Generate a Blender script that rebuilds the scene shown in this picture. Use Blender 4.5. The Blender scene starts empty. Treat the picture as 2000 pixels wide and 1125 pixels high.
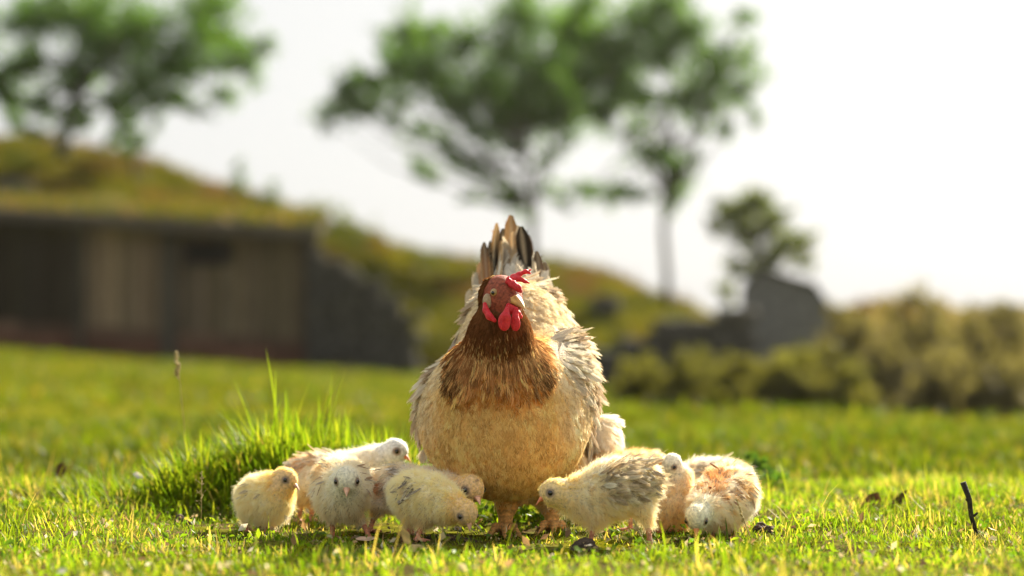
import bpy, math
import numpy as np
from mathutils import Vector

rng = np.random.default_rng(7)
C = bpy.context.scene.collection
SC = bpy.context.scene

# ------------------------------------------------------------------ camera, sky, sun, exposure
FPX = 85.0 / 36.0 * 2000.0
HORIZON = 678.0
CAM_H = 0.262
TH = math.atan((HORIZON - 562.5) / FPX)
cam_d = bpy.data.cameras.new('camera')
cam = bpy.data.objects.new('camera', cam_d)
C.objects.link(cam)
cam.location = (0, 0, CAM_H)
cam.rotation_euler = (math.pi / 2 + TH, 0, 0)
cam_d.lens = 85
cam_d.sensor_width = 36
cam_d.clip_start = 0.05
cam_d.clip_end = 2000
cam_d.dof.use_dof = True
cam_d.dof.focus_distance = 3.33
cam_d.dof.aperture_fstop = 2.7
SC.camera = cam

SUN_EL, SUN_AZ = math.radians(33), math.radians(30)
SKY_STRENGTH = 0.12
w = bpy.data.worlds.new('World')
SC.world = w
w.use_nodes = True
nt = w.node_tree
bg = nt.nodes['Background']
sky = nt.nodes.new('ShaderNodeTexSky')
sky.sky_type = 'NISHITA'
sky.sun_disc = False
sky.sun_elevation = SUN_EL
sky.sun_rotation = SUN_AZ
sky.air_density = 1.0
sky.dust_density = 4.0
sky.ozone_density = 1.0
hs = nt.nodes.new('ShaderNodeHueSaturation')
hs.inputs['Saturation'].default_value = 0.35
nt.links.new(sky.outputs[0], hs.inputs['Color'])
veil = nt.nodes.new('ShaderNodeMixRGB')          # high thin cloud whitening the whole sky
veil.inputs['Fac'].default_value = 0.93
veil.inputs['Color2'].default_value = (1.70, 1.72, 1.70, 1)
nt.links.new(hs.outputs[0], veil.inputs['Color1'])
nt.links.new(veil.outputs[0], bg.inputs[0])
bg.inputs[1].default_value = SKY_STRENGTH
sl = bpy.data.lights.new('sun', 'SUN')
sl.energy = 5.0
sl.angle = math.radians(0.6)
sl.color = (1.0, 0.9, 0.74)
sun = bpy.data.objects.new('sun', sl)
C.objects.link(sun)
SD = Vector((math.sin(SUN_AZ) * math.cos(SUN_EL), math.cos(SUN_AZ) * math.cos(SUN_EL), math.sin(SUN_EL)))
sun.rotation_euler = SD.to_track_quat('Z', 'Y').to_euler()
sun.location = SD * 60
vs = SC.view_settings
SC.display_settings.display_device = 'sRGB'
vs.view_transform = 'Standard'
vs.look = 'None'
vs.gamma = 1.0
vs.exposure = 1.85
vs.use_curve_mapping = False
SC.render.engine = 'CYCLES'
cy = SC.cycles
cy.use_denoising = True
cy.max_bounces = 16
cy.diffuse_bounces = 14
cy.transmission_bounces = 14
cy.glossy_bounces = 2
cy.transparent_max_bounces = 4
cy.caustics_reflective = False
cy.caustics_refractive = False
cy.sample_clamp_indirect = 10
cy.filter_width = 1.3
try:
    SC.cycles_curves.shape = 'RIBBONS'
except Exception:
    pass


# ------------------------------------------------------------------ helpers
def P(px, py, d):
    """world point seen at picture position (px, py) of the 2000x1125 photo at distance d along +Y"""
    v = 562.5 - py
    yw = FPX * math.cos(TH) - v * math.sin(TH)
    zw = FPX * math.sin(TH) + v * math.cos(TH)
    s = d / yw
    return np.array([(px - 1000) * s, d, CAM_H + zw * s])


def MPP(d):
    return d / FPX


def sstep(a, b, x):
    t = np.clip((np.asarray(x, float) - a) / (b - a), 0, 1)
    return t * t * (3 - 2 * t)


_nr = np.random.default_rng(99)
_ND = _nr.normal(size=(24, 3))
_ND /= np.linalg.norm(_ND, axis=1)[:, None]
_NP = _nr.uniform(0, 6.28, 24)
_NF = _nr.uniform(0.6, 1.6, 24)


def noise(p, scale, seed=0):
    """cheap smooth noise, about -1..1; p is (N,3) or (N,2)"""
    p = np.asarray(p, float)
    if p.shape[-1] == 2:
        p = np.concatenate([p, np.zeros(p.shape[:-1] + (1,))], -1)
    q = p * (6.28 / scale)
    r = np.zeros(p.shape[:-1])
    w1 = np.sin(q @ _ND[(seed + 3) % 24] * 0.7 + seed)
    for i in range(6):
        k = (i * 5 + seed * 7) % 24
        r = r + np.sin((q @ _ND[k]) * _NF[k] + _NP[k] + seed * 1.7 + 1.3 * w1)
    return r / 2.6


def unit(v):
    v = np.asarray(v, float)
    return v / np.maximum(np.linalg.norm(v, axis=-1, keepdims=True), 1e-9)


def tag(o, label=None, cat=None, group=None, kind=None):
    if label: o['label'] = label
    if cat: o['category'] = cat
    if group: o['group'] = group
    if kind: o['kind'] = kind
    return o


def thing(name, loc, label, cat, group=None):
    o = bpy.data.objects.new(name, None)
    o.empty_display_size = 0.1
    C.objects.link(o)
    o.location = tuple(float(v) for v in loc)
    return tag(o, label, cat, group)


def link(name, data, mat=None, parent=None):
    o = bpy.data.objects.new(name, data)
    C.objects.link(o)
    if mat is not None and len(data.materials) == 0:
        data.materials.append(mat)
    if parent is not None:
        o.parent = parent
    return o


def base_of(parent):
    b = np.zeros(3)
    while parent is not None:
        b = b + np.array(parent.location)
        parent = parent.parent
    return b


def mesh_np(name, V, F, mat, parent=None, col=None, vec=None, smooth=True):
    """V (N,3) in world coordinates; F (M,k) array of equal-size faces, or a list of such arrays"""
    V = np.asarray(V, float) - base_of(parent)
    Fs = F if isinstance(F, list) else [F]
    Fs = [np.asarray(f, np.int32) for f in Fs if len(f)]
    me = bpy.data.meshes.new(name)
    me.vertices.add(len(V))
    me.vertices.foreach_set('co', V.astype(np.float32).ravel())
    nl = sum(f.size for f in Fs)
    me.loops.add(nl)
    me.loops.foreach_set('vertex_index', np.concatenate([f.ravel() for f in Fs]))
    tot = np.concatenate([np.full(len(f), f.shape[1], np.int32) for f in Fs])
    st = np.concatenate([[0], np.cumsum(tot)[:-1]]).astype(np.int32)
    me.polygons.add(len(tot))
    me.polygons.foreach_set('loop_start', st)
    me.polygons.foreach_set('use_smooth', np.full(len(tot), smooth))
    if col is not None:
        col = np.asarray(col, float)
        if col.shape[1] == 3:
            col = np.concatenate([col, np.ones((len(col), 1))], 1)
        a = me.attributes.new('Col', 'FLOAT_COLOR', 'POINT')
        a.data.foreach_set('color', col.astype(np.float32).ravel())
    if vec is not None:
        a = me.attributes.new('fuv', 'FLOAT_VECTOR', 'POINT')
        a.data.foreach_set('vector', np.asarray(vec, np.float32).ravel())
    me.update(calc_edges=True)
    me.validate()
    return link(name, me, mat, parent)


def hair(name, pts, rad, col, mat, parent, pile=0, sat=1.6):
    """pts (N,K,3) world, rad (K,), col (N,3) or (N,K,3)"""
    N, K, _ = pts.shape
    pts = pts - base_of(parent)
    if pile:      # colour asked for is that of the whole pile; a single strand must be paler (Kubelka-Munk)
        R_ = np.clip(col * pile, .01, .9)
        mx_ = R_.max(-1, keepdims=True)
        R_ = mx_ * (R_ / mx_) ** sat
        col = 1 / (1 + (1 - R_) ** 2 / (4 * R_))
    cu = bpy.data.hair_curves.new(name)
    cu.add_curves([K] * N)
    cu.attributes['position'].data.foreach_set('vector', pts.astype(np.float32).ravel())
    r = cu.attributes.get('radius') or cu.attributes.new('radius', 'FLOAT', 'POINT')
    r.data.foreach_set('value', np.tile(np.asarray(rad, np.float32), N))
    if col.ndim == 2:
        col = np.repeat(col[:, None, :], K, 1)
    col = np.concatenate([col, np.ones((N, K, 1))], 2)
    a = cu.attributes.new('Col', 'FLOAT_COLOR', 'POINT')
    a.data.foreach_set('color', col.astype(np.float32).ravel())
    o = link(name, cu, mat, parent)
    o['kind'] = 'stuff'
    return o


def tube(path, rads, n=8, flat=1.0):
    """tapered tube along path; returns V, [quads, caps]"""
    path = np.asarray(path, float)
    rads = np.asarray(rads, float)
    K = len(path)
    T = unit(np.gradient(path, axis=0))
    ref = np.array([0.13, 0.31, 0.94])
    if abs(T[0] @ ref) > 0.9: ref = np.array([0.94, 0.1, 0.3])
    V = []
    for i in range(K):
        a = unit(np.cross(T[i], ref))
        b = np.cross(T[i], a)
        an = np.arange(n) * 2 * np.pi / n
        V.append(path[i] + rads[i] * (np.cos(an)[:, None] * a + flat * np.sin(an)[:, None] * b))
    V = np.concatenate(V)
    q = []
    for i in range(K - 1):
        for j in range(n):
            q.append([i * n + j, i * n + (j + 1) % n, (i + 1) * n + (j + 1) % n, (i + 1) * n + j])
    V = np.concatenate([V, path[[0, -1]]])
    t = []
    for j in range(n):
        t.append([(j + 1) % n, j, K * n])
        t.append([(K - 1) * n + j, (K - 1) * n + (j + 1) % n, K * n + 1])
    return V, np.array(q), np.array(t)


class Mb:
    """collects pieces into one mesh"""
    def __init__(s): s.V, s.F, s.c, s.n = [], {}, [], 0
    def add(s, V, *Fs, col=None):
        V = np.asarray(V, float)
        for f in Fs:
            f = np.asarray(f)
            if len(f): s.F.setdefault(f.shape[1], []).append(f + s.n)
        s.V.append(V)
        s.c.append(np.tile(col, (len(V), 1)) if col is not None and np.ndim(col) == 1 else (col if col is not None else np.ones((len(V), 3))))
        s.n += len(V)
    def box(s, lo, hi, col=None):
        x0, y0, z0 = lo; x1, y1, z1 = hi
        V = [(x0, y0, z0), (x1, y0, z0), (x1, y1, z0), (x0, y1, z0), (x0, y0, z1), (x1, y0, z1), (x1, y1, z1), (x0, y1, z1)]
        s.add(V, [[0, 3, 2, 1], [4, 5, 6, 7], [0, 1, 5, 4], [1, 2, 6, 5], [2, 3, 7, 6], [3, 0, 4, 7]], col=col)
    def build(s, name, mat, parent=None, smooth=True):
        return mesh_np(name, np.concatenate(s.V), [np.concatenate(f) for f in s.F.values()], mat, parent, col=np.concatenate(s.c), smooth=smooth)


# ------------------------------------------------------------------ materials
def mat_new(name):
    m = bpy.data.materials.new(name)
    m.use_nodes = True
    m.node_tree.nodes.clear()
    return m, m.node_tree


def nd(t, typ, **kw):
    n = t.nodes.new(typ)
    for k, v in kw.items():
        if k in n.inputs: n.inputs[k].default_value = v
        else: setattr(n, k, v)
    return n


def out(t, sock):
    o = nd(t, 'ShaderNodeOutputMaterial')
    t.links.new(sock, o.inputs[0])


def mat_soft(name, trans=0.45, tint=(1, 1, 1), gloss=0.0, rough=0.5, streak=False):
    """diffuse + translucent, colour from the Col attribute"""
    m, t = mat_new(name)
    at = nd(t, 'ShaderNodeAttribute', attribute_name='Col')
    c = at.outputs['Color']
    if streak:
        uv = nd(t, 'ShaderNodeAttribute', attribute_name='fuv')
        sx = nd(t, 'ShaderNodeSeparateXYZ')
        t.links.new(uv.outputs['Vector'], sx.inputs[0])
        ab = nd(t, 'ShaderNodeMath', operation='ABSOLUTE')
        t.links.new(sx.outputs[1], ab.inputs[0])
        mu = nd(t, 'ShaderNodeMath', operation='MULTIPLY_ADD')
        mu.inputs[1].default_value = -0.55
        t.links.new(ab.outputs[0], mu.inputs[0])
        t.links.new(sx.outputs[0], mu.inputs[2])
        cb = nd(t, 'ShaderNodeCombineXYZ')
        t.links.new(mu.outputs[0], cb.inputs[0])
        t.links.new(sx.outputs[2], cb.inputs[2])
        no = nd(t, 'ShaderNodeTexNoise', Scale=26.0, Detail=3.0)
        t.links.new(cb.outputs[0], no.inputs['Vector'])
        mr = nd(t, 'ShaderNodeMapRange')
        mr.inputs['From Min'].default_value = 0.3
        mr.inputs['From Max'].default_value = 0.7
        mr.inputs['To Min'].default_value = 0.6
        mr.inputs['To Max'].default_value = 1.25
        t.links.new(no.outputs[0], mr.inputs[0])
        mx = nd(t, 'ShaderNodeVectorMath', operation='SCALE')
        t.links.new(c, mx.inputs[0])
        t.links.new(mr.outputs[0], mx.inputs['Scale'])
        c = mx.outputs[0]
    di = nd(t, 'ShaderNodeBsdfDiffuse')
    tr = nd(t, 'ShaderNodeBsdfTranslucent')
    t.links.new(c, di.inputs[0])
    tm = nd(t, 'ShaderNodeVectorMath', operation='MULTIPLY')
    tm.inputs[1].default_value = tint
    t.links.new(c, tm.inputs[0])
    t.links.new(tm.outputs[0], tr.inputs[0])
    mix = nd(t, 'ShaderNodeMixShader')
    mix.inputs[0].default_value = trans
    t.links.new(di.outputs[0], mix.inputs[1])
    t.links.new(tr.outputs[0], mix.inputs[2])
    s = mix.outputs[0]
    if gloss > 0:
        gl = nd(t, 'ShaderNodeBsdfGlossy')
        gl.inputs['Roughness'].default_value = rough
        m2 = nd(t, 'ShaderNodeMixShader')
        m2.inputs[0].default_value = gloss
        t.links.new(s, m2.inputs[1])
        t.links.new(gl.outputs[0], m2.inputs[2])
        s = m2.outputs[0]
    out(t, s)
    return m


def mat_pri(name, c1, c2=None, scale=20.0, rough=0.8, bump=0.0, bscale=None, stretch=(1, 1, 1), spec=0.3, sss=0.0, attr=False, detail=5.0):
    m, t = mat_new(name)
    b = nd(t, 'ShaderNodeBsdfPrincipled')
    b.inputs['Roughness'].default_value = rough
    b.inputs['Specular IOR Level'].default_value = spec
    tc = nd(t, 'ShaderNodeTexCoord')
    mp = nd(t, 'ShaderNodeMapping')
    mp.inputs['Scale'].default_value = stretch
    t.links.new(tc.outputs['Object'], mp.inputs[0])
    no = nd(t, 'ShaderNodeTexNoise', Scale=scale, Detail=detail)
    t.links.new(mp.outputs[0], no.inputs['Vector'])
    if attr:
        at = nd(t, 'ShaderNodeAttribute', attribute_name='Col')
        mr = nd(t, 'ShaderNodeMapRange')
        mr.inputs['From Min'].default_value = 0.3
        mr.inputs['From Max'].default_value = 0.7
        mr.inputs['To Min'].default_value = 0.65
        mr.inputs['To Max'].default_value = 1.3
        t.links.new(no.outputs[0], mr.inputs[0])
        mx = nd(t, 'ShaderNodeVectorMath', operation='SCALE')
        t.links.new(at.outputs['Color'], mx.inputs[0])
        t.links.new(mr.outputs[0], mx.inputs['Scale'])
        t.links.new(mx.outputs[0], b.inputs['Base Color'])
    else:
        cr = nd(t, 'ShaderNodeValToRGB')
        cr.color_ramp.elements[0].color = (*c1, 1)
        cr.color_ramp.elements[1].color = (*(c2 or c1), 1)
        cr.color_ramp.elements[0].position = 0.32
        cr.color_ramp.elements[1].position = 0.68
        t.links.new(no.outputs[0], cr.inputs[0])
        t.links.new(cr.outputs[0], b.inputs['Base Color'])
    if sss > 0:
        b.inputs['Subsurface Weight'].default_value = sss
        b.inputs['Subsurface Radius'].default_value = (0.006, 0.0015, 0.001)
        b.inputs['Subsurface Scale'].default_value = 1.0
    if bump > 0:
        n2 = nd(t, 'ShaderNodeTexNoise', Scale=bscale or scale * 3, Detail=4.0)
        t.links.new(mp.outputs[0], n2.inputs['Vector'])
        bp = nd(t, 'ShaderNodeBump')
        bp.inputs['Strength'].default_value = bump
        bp.inputs['Distance'].default_value = 0.01
        t.links.new(n2.outputs[0], bp.inputs['Height'])
        t.links.new(bp.outputs[0], b.inputs['Normal'])
    out(t, b.outputs[0])
    return m


M = {}
M['down'] = mat_soft('down', 0.5, (1.0, 0.93, 0.8))
M['feather'] = mat_soft('feather', 0.3, (1.0, 0.9, 0.72), streak=True)
M['barb'] = mat_soft('barb', 0.42, (1.0, 0.92, 0.78))
M['grass'] = mat_soft('grass_blade', 0.62, (1.15, 1.1, 0.35), gloss=0.012, rough=0.4)
M['leaf'] = mat_soft('tree_leaf', 0.55, (1.15, 1.15, 0.5), gloss=0.02, rough=0.4)
M['dryleaf'] = mat_soft('dry_leaf', 0.35, (1, 0.9, 0.7))
M['skin'] = mat_pri('bird_skin', None, attr=True, scale=260, rough=0.7, bump=0.25, bscale=500)
M['comb'] = mat_pri('comb_skin', (0.55, 0.008, 0.02), (0.75, 0.03, 0.04), scale=300, rough=0.45, bump=0.35, bscale=900, sss=0.25, spec=0.4)
M['lobe'] = mat_pri('ear_lobe_skin', (0.36, 0.25, 0.15), (0.5, 0.38, 0.25), scale=250, rough=0.7, bump=0.2)
M['beak'] = mat_pri('beak_horn', None, attr=True, scale=160, rough=0.4, spec=0.5)
M['pupil'] = mat_pri('pupil_black', (0.006, 0.005, 0.004), rough=0.06, spec=0.8)
M['iris'] = mat_pri('iris_pale', (0.34, 0.2, 0.07), (0.44, 0.29, 0.12), scale=500, rough=0.15, spec=0.6)
M['bark'] = mat_pri('bark', (0.07, 0.068, 0.05), (0.14, 0.135, 0.105), scale=6, rough=0.95, bump=0.6, stretch=(1, 1, 0.3))
M['wood'] = mat_pri('weathered_wood', None, attr=True, spec=0.0, scale=8, rough=0.9, bump=0.4, stretch=(3, 3, 0.25))
M['stone'] = mat_pri('stone', None, attr=True, spec=0.02, scale=9, rough=0.95, bump=0.6)
M['twig'] = mat_pri('twig_bark', (0.018, 0.014, 0.01), (0.05, 0.04, 0.028), scale=120, rough=0.85, bump=0.5)
M['soil'] = mat_pri('soil_clod', (0.05, 0.037, 0.027), (0.12, 0.085, 0.06), scale=90, rough=0.95, bump=0.8)
M['stem'] = mat_pri('dry_stem', (0.34, 0.26, 0.1), (0.45, 0.36, 0.16), scale=90, rough=0.8)
M['hill'] = mat_pri('hill_turf', None, attr=True, scale=1.6, rough=1.0, bump=0.6, bscale=7, spec=0.0)
M['ground'] = mat_pri('field_turf', None, attr=True, scale=30, rough=1.0, bump=0.5, bscale=90, spec=0.0)


# ------------------------------------------------------------------ ground
def ground_z(x, y):
    x = np.asarray(x, float); y = np.asarray(y, float)
    p = np.stack([x, y], -1)
    z = sstep(4.6, 20, y) * (-0.15 - 0.065 * np.clip(x, -14, 8))
    z = z + 0.055 * np.exp(-(((x + 0.385) / 0.17) ** 2) - ((y - 3.98) / 0.16) ** 2)      # tussock behind the chicks
    z = z + 0.02 * np.exp(-(((x + 0.85) / 0.3) ** 2) - ((y - 4.0) / 0.3) ** 2)
    z = z + 0.02 * np.exp(-(((x - 0.9) / 0.35) ** 2) - ((y - 4.1) / 0.3) ** 2)
    z = z + 0.0045 * noise(p, 0.30, 1) + 0.0022 * noise(p, 0.09, 2)
    z = z + sstep(4.5, 7, y) * (0.02 * noise(p, 1.6, 3) + 0.03 * noise(p, 5.0, 4))
    return z - 0.004


def graded(a, b, step, lo, hi, grow=1.12):
    v = list(np.arange(a, b + 1e-9, step))
    s = step
    while v[-1] < hi:
        s *= grow
        v.append(v[-1] + s)
    s = step
    u = [a]
    while u[-1] > lo:
        s *= grow
        u.append(u[-1] - s)
    return np.array(u[:0:-1] + v)


def grid_faces(nx, ny):
    i = np.arange(nx - 1)[:, None] * ny + np.arange(ny - 1)[None, :]
    i = i.ravel()
    return np.stack([i, i + ny, i + ny + 1, i + 1], 1)


def field_col(p):
    x, y = p[:, 0], p[:, 1]
    a = noise(p[:, :2], 0.16, 5); b = noise(p[:, :2], 0.05, 6); c = noise(p[:, :2], 2.3, 7)
    near = np.array([0.105, 0.105, 0.016]) + 0.015 * a[:, None]
    soil = np.array([0.075, 0.052, 0.026])
    k = sstep(0.15, 0.7, a * 0.6 + b * 0.6)[:, None]
    near = near * (1 - k) + soil * k
    far = np.array([0.092, 0.095, 0.008]) * (1 + 0.18 * c[:, None] + 0.12 * noise(p[:, :2] * [0.3, 1], 0.8, 8)[:, None])
    far = far + np.clip(noise(p[:, :2], 3.7, 9), 0, 1)[:, None] * np.array([0.015, 0.0, 0.0])
    t = sstep(4.2, 7.0, y)[:, None]
    return np.clip(near * (1 - t) + far * t, 0.005, 1)


gx = graded(-1.3, 1.3, 0.016, -150, 150, 1.13)
gy = graded(2.0, 4.8, 0.016, -40, 280, 1.1)
GX, GY = np.meshgrid(gx, gy, indexing='ij')
gv = np.stack([GX.ravel(), GY.ravel(), ground_z(GX.ravel(), GY.ravel())], 1)
g = mesh_np('ground', gv, grid_faces(len(gx), len(gy)), M['ground'], col=field_col(gv))
tag(g, kind='structure')


# hill: skyline heights read at 46 m
HY = 46.0
_sk = np.array([(-700, 250), (-300, 255), (0, 268), (130, 280), (300, 315), (450, 375), (540, 405), (640, 438), (750, 478), (850, 505), (950, 517),
                (1100, 522), (1200, 545), (1300, 590), (1400, 628), (1550, 632), (1650, 606), (1780, 590), (1850, 602), (1890, 622), (1960, 602), (2100, 615), (3000, 640)], float)
_skx = (_sk[:, 0] - 1000) * MPP(HY)
_skz = CAM_H + (HORIZON - _sk[:, 1]) * MPP(HY)


def hill_z(x, y):
    f = np.interp(x, _skx, _skz)
    s = sstep(31.5, HY, y) * (1 - 0.5 * sstep(HY + 2, HY + 40, y))
    p = np.stack([x, y], -1)
    base = -0.15 - 0.065 * np.clip(x, -14, 8) - 0.25
    return base + (f - base) * s + (0.10 * noise(p, 2.2, 11) + 0.05 * noise(p, 0.8, 12)) * sstep(32, 38, y)


hx = np.linspace(-30, 22, 190); hy = np.linspace(31.4, 92, 150)
HX, HYg = np.meshgrid(hx, hy, indexing='ij')
hv = np.stack([HX.ravel(), HYg.ravel(), hill_z(HX.ravel(), HYg.ravel())], 1)


def hill_col(p):
    a = noise(p * [1, 0.6, 2.0], 2.6, 13); b = noise(p, 1.1, 14)
    g0 = np.array([0.090, 0.080, 0.005]); g1 = np.array([0.036, 0.044, 0.004]); br = np.array([0.080, 0.044, 0.013])
    k = sstep(-0.5, 0.6, b)[:, None]; r = sstep(0.1, 0.8, a)[:, None] * 0.8
    c = g0 * (1 - k) + g1 * k
    e = (sstep(3.5, 7.0, p[:, 0]) * .8)[:, None]
    c = c * (1 - e) + np.array([0.17, 0.13, 0.05]) * e
    return c * (1 - r) + br * r


tag(mesh_np('hill', hv, grid_faces(len(hx), len(hy)), M['hill'], col=hill_col(hv)), kind='structure')


# ------------------------------------------------------------------ leaf clouds, trees and shrubs
def leaf_cloud(cen, size, col, r, up=0.3):
    """diamond leaves folded along the midrib; cen (N,3), size (N,), col (N,3) -> V, quads, cols"""
    N = len(cen)
    d = unit(r.normal(size=(N, 3)) + [0, 0, -0.3])
    n = unit(r.normal(size=(N, 3)) + [0, 0, up])
    s = unit(np.cross(d, n)); n = np.cross(s, d)
    L = size[:, None]
    v0 = cen - d * L * 0.5
    v1 = cen + s * L * 0.28 + n * L * 0.08
    v2 = cen + d * L * 0.5
    v3 = cen - s * L * 0.28 + n * L * 0.08
    V = np.stack([v0, v1, v2, v3], 1).reshape(-1, 3)
    i = np.arange(N)[:, None] * 4
    F = np.concatenate([np.hstack([i, i + 1, i + 2]), np.hstack([i, i + 2, i + 3])])
    return V, F, np.repeat(col, 4, 0)


def leaf_cols(n, r, kind):
    pal = {'green': [(0.06, 0.145, 0.03), (0.09, 0.195, 0.032), (0.14, 0.25, 0.035)],
           'olive': [(0.075, 0.11, 0.028), (0.115, 0.15, 0.03), (0.16, 0.19, 0.035)],
           'bright': [(0.10, 0.105, 0.025), (0.15, 0.145, 0.03), (0.2, 0.185, 0.045)],
           'hazed_tawny': [(0.10, 0.09, 0.045), (0.15, 0.13, 0.06), (0.21, 0.18, 0.085)]}[kind]  # tawny leaves lightened, the sun's hazy glare put into their colour
    c = np.array(pal)[r.integers(0, 3, n)]
    return c * r.uniform(0.75, 1.3, (n, 1))


def tree(name, label, base, d, trunk, clumps, kind, leaf=0.105, dens=1.0, group=None, cat='tree', trunk_r=0.1, spread=0.55, seed=1):
    r = np.random.default_rng(seed)
    b = np.array(base, float)
    root = thing(name, b, label, cat, group)
    mb = Mb()
    tp = np.array([P(*q, d) for q in trunk])
    tp[0] = b - [0, 0, 0.15]
    K = len(tp)
    mb.add(*tube(tp, np.linspace(trunk_r, trunk_r * 0.45, K), 9))
    cen, siz, col = [], [], []
    for (px, py, rad) in clumps:
        dd = d + r.normal() * spread
        c = P(px, py, dd)
        rr = rad * MPP(d) * (.92 if cat == 'tree' else 1)
        # limb from the trunk to the clump
        k = r.integers(max(1, K - 3), K)
        a = tp[k]
        mid = (a + c) / 2 + np.array([r.normal() * .12, r.normal() * .12, -0.12 * np.linalg.norm(c - a)])
        mb.add(*tube(np.array([a, a * .45 + mid * .55, mid * .6 + c * .4, c]), [trunk_r * .38, trunk_r * .28, trunk_r * .18, trunk_r * .06], 5))
        # twiglets carrying leaf sprays
        ns = max(5, int(22 * (rr / 0.5) ** 1.5))
        for _ in range(ns):
            e = c + r.normal(size=3) * rr * [0.60, 0.70, 0.50]
            mb.add(*tube(np.array([c, (c + e) / 2 + r.normal(size=3) * .04, e]), [trunk_r * .07, trunk_r * .05, min(.004, trunk_r * .03)], 4))
            n = int(r.uniform(32, 70) * dens * (rr / 0.5) ** 0.5)
            t = r.uniform(0.3, 1.1, (n, 1))
            cen.append(c + (e - c) * t + r.normal(size=(n, 3)) * rr * 0.17)
            siz.append(leaf * r.uniform(0.6, 1.4, n))
            col.append(leaf_cols(n, r, kind))
    mb.build('trunk', M['bark'], root)
    V, F, cc = leaf_cloud(np.concatenate(cen), np.concatenate(siz), np.concatenate(col), r)
    o = mesh_np('crown', V, F, M['leaf'], root, col=cc, smooth=False)
    return root


def on_hill(px, y):
    x = (px - 1000) * MPP(y)
    return np.array([x, y, float(hill_z(np.array(x), np.array(y)))])


T1 = [(800, 55, 55), (830, 130, 70), (740, 175, 50), (690, 165, 42), (655, 215, 32), (900, 85, 65), (960, 170, 85), (1000, 100, 70), (1045, 45, 70), (1060, 150, 90),
      (980, 235, 60), (1075, 230, 75), (890, 200, 55), (1110, 90, 70), (1020, 215, 80), (930, 250, 45), (820, 330, 32), (850, 345, 30), (900, 320, 25), (985, 395, 26), (1000, 380, 26), (760, 235, 30), (1010, 20, 60), (1120, 190, 70), (1130, 40, 60), (860, 160, 60), (780, 110, 50), (720, 210, 34), (940, 330, 26), (1060, 320, 24), (1100, 290, 30), (870, 270, 34), (640, 240, 24), (670, 190, 34), (700, 215, 34), (725, 150, 36), (770, 140, 40), (780, 190, 36), (810, 250, 30), (840, 60, 44), (790, 70, 34), (920, 385, 22), (1060, 375, 22), (1035, 425, 22), (960, 355, 22), (880, 300, 26), (1000, 300, 24)]
T2 = [(1180, 130, 75), (1150, 15, 60), (1250, 50, 70), (1300, 110, 75), (1350, 55, 60), (1400, 120, 62), (1440, 180, 45), (1335, 190, 58), (1450, 25, 32), (1250, 185, 50), (1420, 255, 30), (1390, 210, 40),
      (1260, 305, 38), (1310, 335, 45), (1225, 380, 42), (1140, 365, 38), (1290, 285, 28), (1320, 380, 32), (1180, 385, 26), (1215, 90, 60), (1300, 10, 60), (1190, 210, 44), (1160, 80, 60), (1370, 250, 26), (1240, 250, 34), (1350, 310, 26), (1100, 395, 26), (1145, 150, 58), (1160, 225, 40), (1120, 60, 50), (1215, 160, 50), (1460, 110, 40), (1470, 215, 28), (1375, 170, 44)]
tree('leafy_tree', 'tall leafy tree rising behind the hen, its pale trunk forking just above her tail', P(1045, 530, 44) - [0, 0, 0.3], 44,
     [(1045, 530), (1040, 460), (1043, 400), (1030, 330), (1010, 260)], T1, 'green', group='trees on the skyline', trunk_r=0.085, seed=3, dens=.74)
tree('leafy_tree', 'tall leafy tree on a thin bare trunk right of the hen, above the hill foot', P(1305, 612, 42) - [0, 0, 0.3], 42,
     [(1305, 612), (1303, 540), (1296, 450), (1302, 380), (1310, 290), (1300, 200)], T2, 'green', group='trees on the skyline', trunk_r=0.085, seed=4, dens=0.72)
T3 = [(50, 40, 65), (130, 25, 75), (200, 90, 85), (280, 55, 85), (350, 110, 85), (275, 160, 65), (420, 75, 75), (470, 130, 52), (510, 90, 34), (160, 150, 55), (60, 120, 65), (20, 190, 45),
      (330, 190, 45), (440, 185, 34), (400, 5, 65), (110, 215, 30), (250, 235, 34), (215, 195, 40), (180, 20, 80), (-60, 60, 80), (-80, 150, 70), (300, 240, 22), (370, 205, 28), (30, 235, 32), (80, 200, 38), (165, 225, 34), (230, 205, 32), (150, 255, 22), (300, 205, 30), (0, 150, 50), (60, 255, 24)]
tree('leafy_tree', 'broad leafy tree on the hilltop above the wooden shed', on_hill(118, 43.0) - [0, 0, 0.1], 43,
     [(118, 278), (128, 240), (150, 190), (190, 130), (230, 70)], T3, 'green', group='trees on the skyline', trunk_r=0.13, seed=5, dens=0.76)
tree('leafy_bush', 'bush with drooping leaves on the hilltop, under the right edge of the broad tree', on_hill(262, 42.6) - [0, 0, 0.1], 42.6,
     [(262, 312), (258, 280), (262, 255)], [(258, 268, 22), (235, 262, 20), (285, 280, 18), (215, 275, 16), (245, 290, 20)], 'green', cat='bush', trunk_r=0.06, seed=6)
T4 = [(1440, 412, 34), (1480, 395, 40), (1505, 435, 45), (1545, 470, 36), (1462, 465, 36), (1415, 430, 30), (1565, 500, 24), (1500, 505, 34), (1440, 520, 34), (1410, 560, 24), (1425, 590, 20), (1530, 420, 26), (1470, 380, 22), (1400, 400, 22), (1575, 470, 22), (1450, 440, 30), (1520, 490, 30), (1395, 455, 20), (1580, 515, 16)]
tree('leafy_tree', 'small round topped olive tree beside the grey stone hut', P(1470, 640, 40) - [0, 0, 0.3], 40,
     [(1470, 640), (1462, 570), (1475, 500), (1485, 450)], T4, 'olive', group='trees on the skyline', trunk_r=0.08, seed=7, dens=1.0, spread=0.3)

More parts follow.
